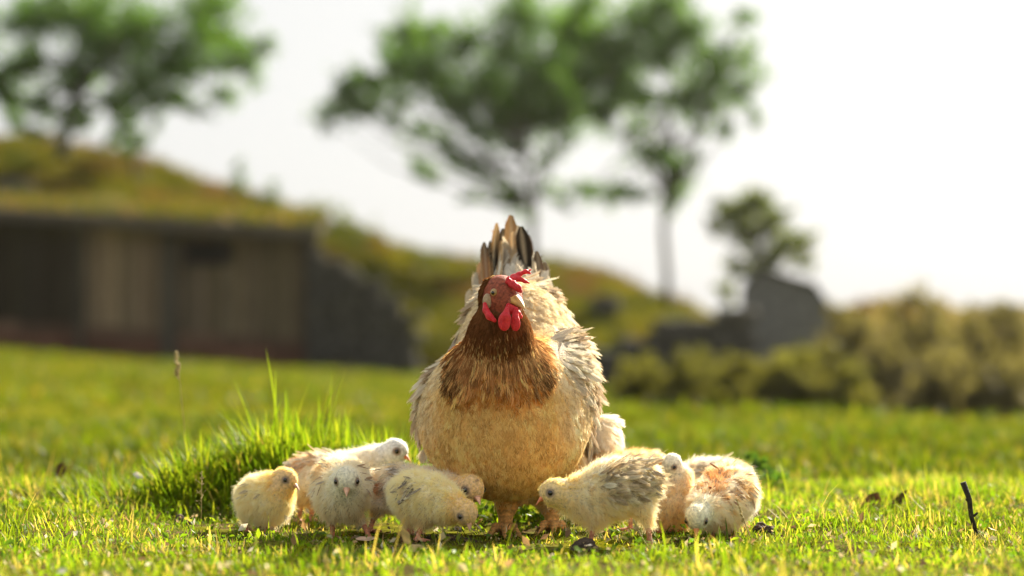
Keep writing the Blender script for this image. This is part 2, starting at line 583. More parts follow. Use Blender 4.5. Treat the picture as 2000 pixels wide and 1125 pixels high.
sh = [('small dark shrub on the hill crest above the shed roof, the taller of two', 466, 44.5, 30, 62), ('small dark shrub on the hill crest straight above the right end of the shed roof', 534, 44.5, 22, 48)]
for i, (lb, px, y, wd, ht) in enumerate(sh):
    b = on_hill(px, y)
    pyb = HORIZON - (b[2] - CAM_H) / MPP(y)
    cl = [(px + dx * wd * .5, pyb - t * ht, wd * (.55 - .25 * t)) for dx, t in ((0, .25), (-.6, .3), (.5, .35), (.1, .6), (-.2, .85), (.1, 1.0))]
    tree('shrub', lb, b, y, [(px, pyb + 6), (px, pyb - ht * .4), (px, pyb - ht * .8)], cl, 'green', leaf=0.05, cat='shrub', group='shrubs on the hill crest', trunk_r=0.03, spread=0.1, seed=20 + i)

# bank of bushes along the hill crest right of the shed and the far right
CREST = [(600, 395, 34), (640, 400, 40), (690, 430, 40), (740, 455, 34), (800, 478, 30), (850, 492, 24)]
for i, (px, py, rad) in enumerate(CREST):
    y = 45.0 + 0.25 * (i % 2)
    b = on_hill(px, y)
    pyb = HORIZON - (b[2] - CAM_H) / MPP(y)
    cl = [(px + dx * rad, min(py, pyb - 8) + dy * rad, rad * .6) for dx, dy in ((0, .2), (-.6, .7), (.6, .6), (-.2, .9), (.3, 1.0))]
    tree('bush', ['pale green bush on the hill crest, first right of the shed roof end', 'wide pale green bush on the crest beyond the shed corner', 'feathery green bush third along the crest from the shed',
                  'low green bush midway between the shed and the hen on the crest', 'low bush on the crest, second left of the hen', 'lowest bush on the crest, just left of the hen'][i],
         b - [0, 0, 0.05], y, [(px, pyb + 8), (px, pyb - 5), (px, py)], cl, 'olive', leaf=0.06, dens=0.7, cat='bush', group='bushes along the hill crest', trunk_r=0.03, spread=0.2, seed=40 + i)

BANK = [('tawny bush right of the stone hut, leaning on its end wall', 1660, 26, 600, 700, 60, 'hazed_tawny'),
        ('broad sunlit tawny bush, tallest of the thicket right of the hut', 1790, 24, 578, 800, 85, 'hazed_tawny'),
        ('dark bush below the bright gap in the skyline at the right edge', 1890, 25, 610, 805, 60, 'hazed_tawny'),
        ('pointed dark bush cut off by the right edge of the view', 1965, 23, 588, 815, 62, 'hazed_tawny'),
        ('brown shadowed bush at the foot of the right-hand thicket', 1840, 21.5, 690, 820, 70, 'hazed_tawny'),
        ('olive brown bush at the right edge of the field', 1960, 21, 690, 825, 60, 'hazed_tawny'),
        ('brown bush between the yellow green mound and the thicket', 1730, 22.5, 660, 810, 55, 'hazed_tawny'),
        ('yellow green bush on the mound in front of the grey hut', 1560, 21, 690, 806, 70, 'bright'),
        ('yellow green bush at the mound end nearest the thicket', 1655, 21, 715, 806, 50, 'bright'),
        ('low yellow green bush before the dark stone wall', 1450, 21.5, 705, 804, 60, 'bright'),
        ('low green bush with a dark foot, second right of the hen', 1350, 21, 700, 802, 55, 'bright'),
        ('low green bush just right of the hen wing', 1250, 22, 715, 800, 50, 'bright')]
for i, (lb, px, y, pt, pb, rad, kind) in enumerate(BANK):
    x = (px - 1000) * MPP(y)
    b = np.array([x, y, float(ground_z(np.array(x), np.array(y)))])
    pyb = HORIZON - (b[2] - CAM_H) / MPP(y)
    h = pyb - pt
    rr = np.random.default_rng(60 + i)
    cl = []
    for t in (0.08, 0.22, 0.36, 0.5, 0.64, 0.78, 0.9):
        for k in range(5 if t < .8 else 3):
            cl.append((px + rr.uniform(-1, 1) * rad * (1.15 - .75 * t), pyb - t * h + rr.normal() * 6, rad * rr.uniform(.35, .55)))
    tree('bush', lb, b - [0, 0, 0.03], y, [(px, pyb + 6), (px + 4, pyb - h * .3), (px, pyb - h * .6)], cl, kind, leaf=0.06, dens=1.3, cat='bush', group='bushes at the field edge', trunk_r=0.03, spread=0.35, seed=80 + i)

# ------------------------------------------------------------------ wooden shed with turf roof
SHY = 30.0
sx0, sx1 = -9.2, P(612, 700, SHY)[0]


def shed_base(x): return float(np.interp(x, [-9.2, P(0, 684, SHY)[0], P(620, 720, SHY)[0]], [P(0, 684, SHY)[2] + .18, P(0, 684, SHY)[2], P(620, 720, SHY)[2]]))
def shed_top(x): return float(np.interp(x, [-9.2, P(0, 432, SHY)[0], P(620, 470, SHY)[0]], [P(0, 432, SHY)[2] + .12, P(0, 432, SHY)[2], P(620, 470, SHY)[2]]))


shed = thing('wooden_shed', (0.5 * (sx0 + sx1), SHY, shed_base(-5)), 'long low weathered plank shed with reddish foot course on the left', 'shed')
rs = np.random.default_rng(11)
bw = 0.155
wx0, wx1 = P(368, 480, SHY)[0], P(442, 480, SHY)[0]
wz0, wz1 = P(400, 512, SHY)[2], P(400, 474, SHY)[2]
x = sx0
while x < sx1 - 0.05:
    x2 = min(x + bw, sx1)
    px = 1000 + x / MPP(SHY)
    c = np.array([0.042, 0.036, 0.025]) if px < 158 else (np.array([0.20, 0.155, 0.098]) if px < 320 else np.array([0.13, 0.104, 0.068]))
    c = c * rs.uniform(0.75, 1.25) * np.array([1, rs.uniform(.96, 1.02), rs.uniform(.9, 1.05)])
    y0 = SHY + rs.uniform(-0.008, 0.008)
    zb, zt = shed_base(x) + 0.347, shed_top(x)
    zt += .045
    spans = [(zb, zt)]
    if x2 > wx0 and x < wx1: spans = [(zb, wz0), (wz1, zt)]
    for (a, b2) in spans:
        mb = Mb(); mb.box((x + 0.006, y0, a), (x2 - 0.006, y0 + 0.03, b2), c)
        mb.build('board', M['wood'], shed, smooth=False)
    x += bw
# foot course of reddish planks
x = sx0
while x < sx1 - 0.05:
    x2 = min(x + 0.62, sx1)
    for k in range(3):
        z0 = shed_base(x) - 0.12 + k * 0.155
        rc_ = [(0.14, 0.06, 0.04), (0.14, 0.07, 0.048), (0.125, 0.08, 0.056)][k]
        mb = Mb(); mb.box((x + .006, SHY - .012 + rs.uniform(-.006, .004), z0), (x2 - .006, SHY + .03, z0 + .149), np.array(rc_) * rs.uniform(.7, 1.2))
        mb.build('foot_board', M['wood'], shed, smooth=False)
    x += 0.62
mb = Mb()
for pxp, wpx in ((330, 26), (608, 22), (158, 10)):
    xx = P(pxp, 600, SHY)[0]; hw = wpx * .5 * MPP(SHY)
    m2 = Mb(); m2.box((xx - hw, SHY - .09, shed_base(xx) - .1), (xx + hw, SHY - .025, shed_top(xx) - .01), np.array([0.06, 0.054, 0.045]) if pxp > 500 else np.array([0.075, 0.068, 0.055]))
    m2.build('post', M['wood'], shed, smooth=False)
# solid block as side and back walls, painted dark for the shade inside the opening
m2 = Mb(); m2.box((sx0, SHY + .06, shed_base(sx1) - .1), (sx1 - .01, SHY + 1.3, shed_top(sx1) + .02), (0.02, 0.018, 0.015)); m2.build('wall', M['wood'], shed, smooth=False)
win = Mb()
for (a, b2) in (((wx0 - .04, wz0 - .04), (wx1 + .04, wz0)), ((wx0 - .04, wz1), (wx1 + .04, wz1 + .04)), ((wx0 - .04, wz0), (wx0, wz1)), ((wx1, wz0), (wx1 + .04, wz1))):
    win.box((a[0], SHY - .04, a[1]), (b2[0], SHY - .012, b2[1]), (0.04, 0.036, 0.03))
win.build('window_frame', M['wood'], shed, smooth=False)
# roof slab following the slope, fascia and turf
rx = np.linspace(sx0 - .1, sx1 + 0.09, 40)
mb = Mb()
for a, b2 in zip(rx[:-1], rx[1:]):
    for (y0, y1, h0, h1) in ((SHY - .32, SHY + 1.5, 0.0, 0.0),):
        z0, z1 = shed_top(a) + .0, shed_top(b2) + .0
        V = [(a, y0, z0), (b2, y0, z1), (b2, y1, z1 + .27), (a, y1, z0 + .27), (a, y0, z0 + .14), (b2, y0, z1 + .14), (b2, y1, z1 + .41), (a, y1, z0 + .41)]
        mb.add(V, [[0, 3, 2, 1], [4, 5, 6, 7], [0, 1, 5, 4], [1, 2, 6, 5], [2, 3, 7, 6], [3, 0, 4, 7]], col=(0.085, 0.075, 0.062))
rf = mb.build('roof', M['wood'], shed, smooth=False)
r = np.random.default_rng(12)


def blades(base, h, wd, lean, az, bend, col, seg=3, tipfade=1.25):
    """N grass blades -> V, F, col.  base (N,3), h,wd,lean,az,bend (N,)"""
    N = len(base)
    side = np.stack([np.cos(az + np.pi / 2), np.sin(az + np.pi / 2), np.zeros(N)], 1)
    out_ = np.stack([np.cos(az), np.sin(az), np.zeros(N)], 1)
    rows = []
    cols = []
    for k in range(seg + 1):
        t = k / seg
        ang = lean + bend * t
        # integrate roughly
        am = lean + bend * t * 0.5
        c = base + out_ * (h * t * np.sin(am))[:, None] + np.array([0, 0, 1]) * (h * t * np.cos(am))[:, None]
        ww = wd * (1 - t) ** 0.6 * (0.75 + 0.25 * min(1, t * 3)) * 0.5
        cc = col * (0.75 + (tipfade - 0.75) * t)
        if k < seg:
            rows += [c - side * ww[:, None], c + side * ww[:, None]]
            cols += [cc, cc]
        else:
            rows.append(c); cols.append(cc)
    m = 2 * seg + 1
    V = np.stack(rows, 1).reshape(-1, 3)
    CC = np.stack(cols, 1).reshape(-1, 3)
    i = (np.arange(N) * m)[:, None]
    F = []
    for k in range(seg - 1):
        o = 2 * k
        F.append(np.hstack([i + o, i + o + 1, i + o + 3])); F.append(np.hstack([i + o, i + o + 3, i + o + 2]))
    o = 2 * (seg - 1)
    F.append(np.hstack([i + o, i + o + 1, i + o + 2]))
    return V, np.concatenate(F), CC


def grass_cols(n, r, dry=0.08, p=None):
    a = np.array([0.064, 0.122, 0.008]); b = np.array([0.114, 0.176, 0.012]); c = np.array([0.195, 0.22, 0.022]); s = np.array([0.34, 0.27, 0.12])
    t = r.uniform(0, 1, (n, 1)); u = r.uniform(0, 1, (n, 1))
    col = np.where(u < .5, a * (1 - t) + b * t, b * (1 - t) + c * t)
    if p is not None:
        col = col * (1 + 0.25 * noise(p[:, :2], 0.4, 17) + 0.15 * noise(p[:, :2], 0.12, 28))[:, None]
    dryp = dry if p is None else dry * np.clip(1 + 1.6 * noise(p[:, :2], .22, 27), .1, 4)
    k = r.uniform(0, 1, n) < dryp
    col[k] = s * r.uniform(.6, 1.3, (k.sum(), 1))
    return col


# turf tufts on the shed roof and the hill
N = 6000
x = r.uniform(sx0, sx1 + .08, N); yy = r.uniform(SHY - .3, SHY + 1.45, N)
z = np.array([shed_top(a) for a in x]) + .14 + (yy - SHY + .32) / 1.82 * .27
rightward = sstep(-7.5, -3.5, x)
keep = r.uniform(0, 1, N) < (0.35 + 0.65 * rightward)
bb = np.stack([x, yy, z], 1)[keep]
n = len(bb)
cc = grass_cols(n, r, .25) * np.array([.52, .42, .45])
V, F, cc = blades(bb, r.uniform(.06, .17, n), r.uniform(.02, .04, n), r.uniform(0, .7, n), r.uniform(0, 6.28, n), r.uniform(0, .8, n), cc, 2)
o = mesh_np('turf', V, F, M['grass'], shed, col=cc, smooth=False); o['kind'] = 'stuff'
N = 26000
x = r.uniform(-13, 8, N); yy = 32.5 + 15 * r.uniform(0, 1, N) ** 0.8
pp = np.stack([x, yy, hill_z(x, yy)], 1)
cl = noise(pp[:, :2], 1.4, 18)
keep = r.uniform(-1, 1, N) < cl + .3
pp = pp[keep]; n = len(pp)
cc = hill_col(pp) * r.uniform(.8, 1.5, (n, 1))
V, F, cc = blades(pp, r.uniform(.06, .24, n), r.uniform(.02, .05, n), r.uniform(0, .7, n), r.uniform(0, 6.28, n), r.uniform(0, .8, n), cc, 2)
tag(mesh_np('hill_grass', V, F, M['grass'], col=cc, smooth=False), 'tufted grass growing over the hillside behind the shed', 'grass', kind='stuff')


# ------------------------------------------------------------------ dry stone walls, hut, boulders
def stone_mesh(seed):
    r = np.random.default_rng(seed)
    import bmesh
    bm = bmesh.new()
    bmesh.ops.create_icosphere(bm, subdivisions=1, radius=0.5)
    for v in bm.verts:
        c = np.array(v.co)
        c = np.sign(c) * np.abs(c * 2) ** 0.6 * 0.5
        v.co = c * r.uniform(.85, 1.1)
    me = bpy.data.meshes.new('stone')
    bm.to_mesh(me); bm.free()
    g = r.uniform(.055, .11)
    a = me.attributes.new('Col', 'FLOAT_COLOR', 'POINT')
    a.data.foreach_set('color', np.tile([g, g * .96, g * .86, 1], len(me.vertices)).astype(np.float32))
    me.materials.append(M['stone'])
    return me


STONES = [stone_mesh(s) for s in range(6)]


def stone_wall(label, x0, x1, y, top, bot, sz, seed, cat='stone wall', depth=.35):
    r = np.random.default_rng(seed)
    root = thing('stone_wall', ((x0 + x1) / 2, y, bot((x0 + x1) / 2)), label, cat)
    b = np.array(root.location)
    cnt = 0
    z = min(bot(x0), bot(x1)) - .1
    zmax = max(top(x0), top(x1))
    row = 0
    while z < zmax and cnt < 290:
        hgt = sz * r.uniform(.75, 1.1)
        x = x0 + (row % 2) * sz * .4
        while x < x1 and cnt < 290:
            wd = sz * r.uniform(1.0, 1.9)
            if z + hgt * .4 < top(x + wd / 2) and z + hgt > bot(x + wd / 2) - .12:
                o = bpy.data.objects.new('stone', STONES[r.integers(0, 6)])
                C.objects.link(o); o.parent = root
                o.location = (x + wd / 2 - b[0], r.normal() * .03, z + hgt / 2 - b[2])
                o.scale = (wd * 1.22, depth, hgt * 1.28)
                o.rotation_euler = (r.normal() * .05, r.normal() * .06, r.normal() * .08)
                cnt += 1
            x += wd
        z += hgt * .97
        row += 1
    mb = Mb()
    X_ = np.linspace(x0 + .02, x1 - .02, 14)
    for a_, b_ in zip(X_[:-1], X_[1:]):
        mb.box((a_ + .001, y + .02, min(bot(a_), bot(b_)) - .15), (b_ - .001, y + depth * .45, min(top(a_), top(b_)) - sz * .3), (.055, .05, .042))
    mb.build('wall_core', M['stone'], root, smooth=False)
    return root


Y1 = 29.75
stone_wall('dark stone retaining wall set into the bank beside the plank shed', P(603, 600, Y1)[0], P(800, 600, Y1)[0], Y1,
           lambda x: float(np.interp(x, [P(622, 0, Y1)[0], P(720, 0, Y1)[0], P(800, 0, Y1)[0]], [P(0, 486, Y1)[2], P(0, 540, Y1)[2], P(0, 612, Y1)[2]])),
           lambda x: P(0, 712, Y1)[2], .13, 5)
Y2 = 30.5
stone_wall('low dark stone wall running left from the grey hut', P(1150, 600, Y2)[0], P(1462, 600, Y2)[0], Y2,
           lambda x: float(np.interp(x, [P(1150, 0, Y2)[0], P(1230, 0, Y2)[0], P(1310, 0, Y2)[0], P(1400, 0, Y2)[0], P(1462, 0, Y2)[0]],
                                     [P(0, 690, Y2)[2], P(0, 672, Y2)[2], P(0, 622, Y2)[2], P(0, 616, Y2)[2], P(0, 600, Y2)[2]])),
           lambda x: P(0, 730, Y2)[2], .14, 6)
# boulder on the slope
for lb, px, py, y, wpx, hpx in (('dark boulder on the green slope right of the hen', 1182, 594, 40, 62, 40), ('dark rounded boulder on the hillside above the left end of the shed roof', 28, 378, 38.5, 92, 62)):
    bc = P(px, py, y)
    o = bpy.data.objects.new('boulder', STONES[1].copy()); C.objects.link(o)
    o.location = bc; o.scale = (wpx * MPP(y), .6, hpx * MPP(y))
    tag(o, lb, 'boulder')
# hut
Y3 = 31.5
hut = thing('stone_hut', P(1535, 700, Y3), 'small grey gabled stone hut beside the round topped tree', 'hut')
prof = [P(1448, 720, Y3), P(1625, 720, Y3), P(1625, 612, Y3), P(1592, 560, Y3), P(1490, 530, Y3), P(1448, 565, Y3)]
mb = Mb()
V = np.array([p for p in prof] + [p + [0.25, 2.2, 0] for p in prof])
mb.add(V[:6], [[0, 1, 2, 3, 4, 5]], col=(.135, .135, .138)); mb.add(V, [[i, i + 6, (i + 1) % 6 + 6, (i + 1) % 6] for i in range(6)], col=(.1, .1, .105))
mb.build('wall', M['stone'], hut, smooth=False)
mb = Mb()
for a, b2 in ((2, 3), (3, 4), (4, 5)):
    p, q = prof[a], prof[b2]
    e = unit(q - p) * .015
    p2, q2 = p - e + [0, -.06, .004], q + e + [0, -.06, .004]
    up = np.array([0, 0, .045]); bk = np.array([.26, 2.3, 0])
    V = [p2, q2, q2 + bk, p2 + bk, p2 + up, q2 + up, q2 + bk + up, p2 + bk + up]
    mb.add(V, [[0, 3, 2, 1], [4, 5, 6, 7], [0, 1, 5, 4], [1, 2, 6, 5], [2, 3, 7, 6], [3, 0, 4, 7]], col=(.06, .06, .062))
mb.build('roof', M['stone'], hut, smooth=False)


# ------------------------------------------------------------------ grass of the field
def patch(n, y0, y1, r, margin=.3):
    y = np.sqrt(r.uniform(y0 ** 2, y1 ** 2, n))
    x = r.uniform(-1, 1, n) * (.2118 * y * 1.04 + margin)
    return x, y


r = np.random.default_rng(21)
VV, FF, CCs, off = [], [], [], 0


def addg(V, F, c):
    global off
    VV.append(V); FF.append(F + off); CCs.append(c); off += len(V)


def lawn(n, y0, y1, hr, wr, dry, thin=0.0, margin=.3, gain=1.0):
    x, y = patch(n, y0, y1, r, margin)
    p = np.stack([x, y, ground_z(x, y)], 1)
    k = noise(p[:, :2], .14, 22) * .5 + noise(p[:, :2], .05, 23) * .5
    keep = r.uniform(-1, 1, n) < k + 1 - thin
    p = p[keep]; k = k[keep]; n = len(p)
    h = r.uniform(*hr, n) * (1 + .35 * k)
    trod = np.exp(-((p[:, 0] - .0) / .42) ** 4 - ((p[:, 1] - 3.36) / .34) ** 4)      # trodden short around the birds
    h = h * (1 - .62 * trod) * (1 + .35 * noise(p[:, :2], .33, 31))
    c = np.minimum(grass_cols(n, r, dry, p) * gain, .7)
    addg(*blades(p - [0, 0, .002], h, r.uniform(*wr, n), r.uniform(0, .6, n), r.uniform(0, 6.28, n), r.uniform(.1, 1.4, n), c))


lawn(85000, 2.1, 4.7, (.009, .028), (.0016, .0038), .15, .55, gain=1.45)
lawn(3600, 2.1, 4.7, (.022, .06), (.002, .0035), .25, .6, gain=1.4)
lawn(60000, 4.7, 9, (.02, .045), (.003, .007), .08, .4, .5, gain=np.array([.66, .66, .4]))
lawn(45000, 9, 31, (.02, .05), (.012, .03), .08, .3, 1.0, gain=np.array([.64, .63, .38]))


def tuft(cx, cy, sx, sy, n, hr, wr, dry=.04, leanout=.5, gain=1.0):
    x = r.normal(cx, sx, n); y = r.normal(cy, sy, n)
    p = np.stack([x, y, ground_z(x, y)], 1)
    az = np.arctan2(y - cy, x - cx) + r.normal(0, .8, n)
    rr = np.hypot((x - cx) / sx, (y - cy) / sy)
    h = r.uniform(*hr, n) * np.clip(1.25 - .28 * rr, .3, 1.3)
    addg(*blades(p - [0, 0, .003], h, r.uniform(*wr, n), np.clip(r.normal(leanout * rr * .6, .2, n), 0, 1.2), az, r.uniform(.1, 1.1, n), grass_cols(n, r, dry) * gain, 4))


tuft(-.375, 3.93, .085, .07, 1700, (.045, .115), (.003, .006), gain=1.35)
tuft(-.30, 3.97, .12, .08, 1500, (.045, .115), (.003, .006), gain=1.35)
tuft(-.50, 3.90, .07, .07, 1100, (.035, .09), (.003, .0055), gain=1.3)
tuft(-.20, 3.95, .07, .06, 900, (.05, .115), (.003, .0055), gain=1.35)
tuft(-.36, 3.98, .07, .04, 70, (.11, .20), (.004, .006), 0, .3, 1.2)
tuft(-.20, 3.98, .05, .04, 25, (.10, .15), (.004, .006), 0, .3, 1.2)
tuft(-.46, 3.92, .20, .12, 1300, (.02, .06), (.003, .005), gain=1.25)
tuft(-.12, 3.96, .05, .06, 520, (.04, .095), (.003, .0055), gain=1.35)
tuft(-.64, 3.98, .07, .08, 380, (.025, .07), (.003, .005))
tuft(-.85, 4.1, .12, .12, 380, (.02, .06), (.003, .005))
tuft(.03, 3.72, .07, .05, 420, (.02, .05), (.003, .006), 0, .6)
tuft(.27, 2.98, .05, .05, 90, (.02, .045), (.0025, .004))
tuft(.62, 3.6, .12, .1, 260, (.015, .04), (.002, .004), .3)
tuft(-.75, 3.5, .15, .12, 300, (.015, .045), (.002, .004), .1)
tag(mesh_np('grass', np.concatenate(VV), np.concatenate(FF), M['grass'], col=np.concatenate(CCs), smooth=False),
    'short yellow green grass covering the field around the hen', 'grass', kind='stuff')

# broad ground leaves among the grass
n = 8500
x, y = patch(n, 2.2, 4.6, r)
p = np.stack([x, y, ground_z(x, y) + r.uniform(.003, .016, n)], 1)
keep = noise(p[:, :2], .18, 25) > -.05
p = p[keep]; n = len(p)
cc = grass_cols(n, r, .06) * np.array([1.3, 1.45, .9])
V, F, cc = leaf_cloud(p, r.uniform(.007, .016, n), cc, r, up=1.3)
m = 420
xa = r.normal(.03, .07, m); ya = r.normal(3.68, .04, m)
q = np.stack([xa, ya, ground_z(xa, ya) + r.uniform(.005, .05, m)], 1)
V2, F2, c2 = leaf_cloud(q, r.uniform(.012, .022, m), grass_cols(m, r, 0) * .9, r, up=1.0)
tag(mesh_np('ground_leaves', np.concatenate([V, V2]), np.concatenate([F, F2 + len(V)]), M['leaf'], col=np.concatenate([cc, c2]), smooth=False),
    'small broad green leaves growing between the grass blades', 'ground leaves', kind='stuff')
# dry chaff
n = 3000
x, y = patch(n, 2.2, 4.4, r)
p = np.stack([x, y, ground_z(x, y) + r.uniform(.002, .016, n)], 1)
V, F, cc = leaf_cloud(p, r.uniform(.003, .008, n), np.array([.42, .34, .2]) * r.uniform(.4, 1.5, (n, 1)), r, up=.8)
n = 420
x, y = patch(n, 2.3, 3.6, r)
p = np.stack([x, y, ground_z(x, y) + r.uniform(.004, .022, n)], 1)
V2, F2, c2 = leaf_cloud(p, r.uniform(.008, .019, n), np.array([[.62, .55, .36], [.40, .26, .13], [.74, .71, .62], [.22, .14, .08]])[r.integers(0, 4, n)] * r.uniform(.7, 1.15, (n, 1)), r, up=.5)
V, F, cc = np.concatenate([V, V2]), np.concatenate([F, F2 + len(V)]), np.concatenate([cc, c2])
tag(mesh_np('dry_litter', V, F, M['dryleaf'], col=cc, smooth=False), 'scraps of dry straw and leaf scattered in the grass', 'litter', kind='stuff')


# ------------------------------------------------------------------ signed distance modelling for the birds
def rc(a, b, ra, rb): return ('rc', np.array(a, float), np.array(b, float), ra, rb)
def el(c, rad, R=None): return ('el', np.array(c, float), np.array(rad, float), np.eye(3) if R is None else np.array(R, float))


def sd(pr, X):
    if pr[0] == 'rc':
        _, a, b, ra, rb = pr
        ab = b - a
        t = np.clip(((X - a) @ ab) / max(ab @ ab, 1e-12), 0, 1)
        return np.linalg.norm(X - a - t[..., None] * ab, axis=-1) - (ra + t * (rb - ra))
    _, c, rad, R = pr
    q = (X - c) @ R.T
    k0 = np.linalg.norm(q / rad, axis=-1)
    k1 = np.linalg.norm(q / rad ** 2, axis=-1)
    return k0 * (k0 - 1) / np.maximum(k1, 1e-9)


def bounds(pr):
    if pr[0] == 'rc':
        _, a, b, ra, rb = pr
        m = max(ra, rb)
        return np.minimum(a, b) - m, np.maximum(a, b) + m
    _, c, rad, R = pr
    m = rad.max()
    return c - m, c + m


def sdf_mesh(prims, h, pad=.006):
    """prims: list of (prim, k) smooth-unioned in order; returns V, quads, normals"""
    lo = np.min([bounds(p)[0] for p, k in prims], 0) - pad
    hi = np.max([bounds(p)[1] for p, k in prims], 0) + pad
    n = np.ceil((hi - lo) / h).astype(int) + 1
    ax = [lo[i] + h * np.arange(n[i]) for i in range(3)]
    Fd = np.full(tuple(n), 0.05, np.float64)
    for pr, k in prims:
        a, b = bounds(pr)
        i0 = np.maximum(np.floor((a - k - 3 * h - lo) / h).astype(int), 0)
        i1 = np.minimum(np.ceil((b + k + 3 * h - lo) / h).astype(int) + 1, n)
        sl_ = tuple(slice(i0[i], i1[i]) for i in range(3))
        X = np.stack(np.meshgrid(*[ax[i][sl_[i]] for i in range(3)], indexing='ij'), -1)
        d = sd(pr, X)
        cur = Fd[sl_]
        hh = np.maximum(k - np.abs(cur - d), 0) / k
        Fd[sl_] = np.minimum(cur, d) - hh * hh * k * .25
    ins = Fd < 0
    c = np.zeros(tuple(n - 1), np.int8)
    for dx in (0, 1):
        for dy in (0, 1):
            for dz in (0, 1):
                c += ins[dx:n[0] - 1 + dx, dy:n[1] - 1 + dy, dz:n[2] - 1 + dz]
    act = (c > 0) & (c < 8)
    idx = np.full(act.shape, -1, np.int64)
    ijk = np.argwhere(act)
    idx[act] = np.arange(len(ijk))
    S = np.zeros((len(ijk), 3)); W = np.zeros(len(ijk))
    crn = [(0, 0, 0), (1, 0, 0), (0, 1, 0), (1, 1, 0), (0, 0, 1), (1, 0, 1), (0, 1, 1), (1, 1, 1)]
    val = {q: Fd[ijk[:, 0] + q[0], ijk[:, 1] + q[1], ijk[:, 2] + q[2]] for q in crn}
    for u in crn:
        for axis in range(3):
            if u[axis] == 0:
                v = list(u); v[axis] = 1; v = tuple(v)
                f0, f1 = val[u], val[v]
                m = (f0 < 0) != (f1 < 0)
                t = np.where(m, f0 / np.where(m, f0 - f1, 1), 0)
                pt = np.tile(np.array(u, float), (len(ijk), 1)); pt[:, axis] = t
                S[m] += pt[m]; W[m] += 1
    V = lo + h * (ijk + S / W[:, None])
    gr = np.gradient(Fd, h)
    Nn = unit(np.stack([g_[ijk[:, 0], ijk[:, 1], ijk[:, 2]] for g_ in gr], 1))
    Q = []
    for axis in range(3):
        s0 = [slice(None)] * 3; s1 = [slice(None)] * 3
        s0[axis] = slice(0, -1); s1[axis] = slice(1, None)
        a, b = ins[tuple(s0)], ins[tuple(s1)]
        e = np.argwhere(a != b)
        o1, o2 = [i for i in range(3) if i != axis]
        e = e[(e[:, o1] > 0) & (e[:, o2] > 0) & (e[:, o1] < n[o1] - 1) & (e[:, o2] < n[o2] - 1)]
        flip = a[e[:, 0], e[:, 1], e[:, 2]]
        d1 = np.zeros(3, int); d1[o1] = 1
        d2 = np.zeros(3, int); d2[o2] = 1
        g4 = [e - d1 - d2, e - d2, e, e - d1]
        q = np.stack([idx[u[:, 0], u[:, 1], u[:, 2]] for u in g4], 1)
        if axis == 1: flip = ~flip
        q[~flip] = q[~flip][:, ::-1]
        Q.append(q)
    return V, np.concatenate(Q), Nn


def sample_surface(V, Q, Nn, n, r, wt=None):
    T = np.concatenate([Q[:, [0, 1, 2]], Q[:, [0, 2, 3]]])
    A = np.linalg.norm(np.cross(V[T[:, 1]] - V[T[:, 0]], V[T[:, 2]] - V[T[:, 0]]), axis=1)
    if wt is not None: A = A * wt[T].mean(1)
    i = r.choice(len(T), n, p=A / A.sum())
    u = r.uniform(0, 1, (n, 2)); m = u.sum(1) > 1; u[m] = 1 - u[m]
    w3 = np.stack([1 - u.sum(1), u[:, 0], u[:, 1]], 1)
    p = (V[T[i]] * w3[..., None]).sum(1)
    nn = unit((Nn[T[i]] * w3[..., None]).sum(1))
    return p, nn


def frame(f, up=(0, 0, 1)):
    f = unit(np.array(f, float))
    s = unit(np.cross(f, np.array(up, float)))     # the creature's right side
    u = np.cross(s, f)
    return f, s, u


def ball(c, rad, n=10, m=8):
    V = [c + np.array([0, 0, rad])]
    for i in range(1, m):
        for j in range(n):
            a, b = np.pi * i / m, 2 * np.pi * j / n
            V.append(c + rad * np.array([np.sin(a) * np.cos(b), np.sin(a) * np.sin(b), np.cos(a)]))
    V.append(c - np.array([0, 0, rad]))
    T, Q = [], []
    for j in range(n):
        T.append([0, 1 + j, 1 + (j + 1) % n])
        e = 1 + (m - 2) * n
        T.append([e + (j + 1) % n, e + j, len(V) - 1])
    for i in range(m - 2):
        for j in range(n):
            a = 1 + i * n
            Q.append([a + j, a + n + j, a + n + (j + 1) % n, a + (j + 1) % n])
    return np.array(V), np.array(T), np.array(Q)


def beak_parts(root, base, f, s, u, L, wd, ht, col_up, col_tip, hook=.35):
    """upper and lower mandible, both tapered and curved; the part named beak carries the lower one as a sub-part"""
    def mand(sgn, L, h0, w0, drop):
        n = 10
        V, cc = [], []
        rows = 7
        for i in range(rows):
            t = i / (rows - 1)
            k = (1 - t) ** .75
            c = base + f * L * t + u * (sgn * .12 * ht * (1 - t) - drop * L * t * t)
            for j in range(n):
                a = 2 * np.pi * j / n
                cz = np.sin(a)
                cz = cz if cz * sgn > 0 else cz * .25
                V.append(c + s * np.cos(a) * w0 * max(k, .06) + u * cz * h0 * max(k, .06))
                cc.append(np.array(col_up) * (1 - t) + np.array(col_tip) * t)
        Q = [[i * n + j, i * n + (j + 1) % n, (i + 1) * n + (j + 1) % n, (i + 1) * n + j] for i in range(rows - 1) for j in range(n)]
        V.append(base + f * L * 1.01 - u * drop * L); cc.append(np.array(col_tip))
        T = [[(rows - 1) * n + j, (rows - 1) * n + (j + 1) % n, rows * n] for j in range(n)]
        return np.array(V), [np.array(Q), np.array(T)], np.array(cc)
    V, F, cc = mand(1, L, ht, wd, hook)
    o = mesh_np('beak', V, F, M['beak'], root, col=cc)
    V, F, cc = mand(-1, L * .82, ht * .6, wd * .85, hook * .45)
    mesh_np('lower_mandible', V, F, M['beak'], o, col=cc * .92)
    return o


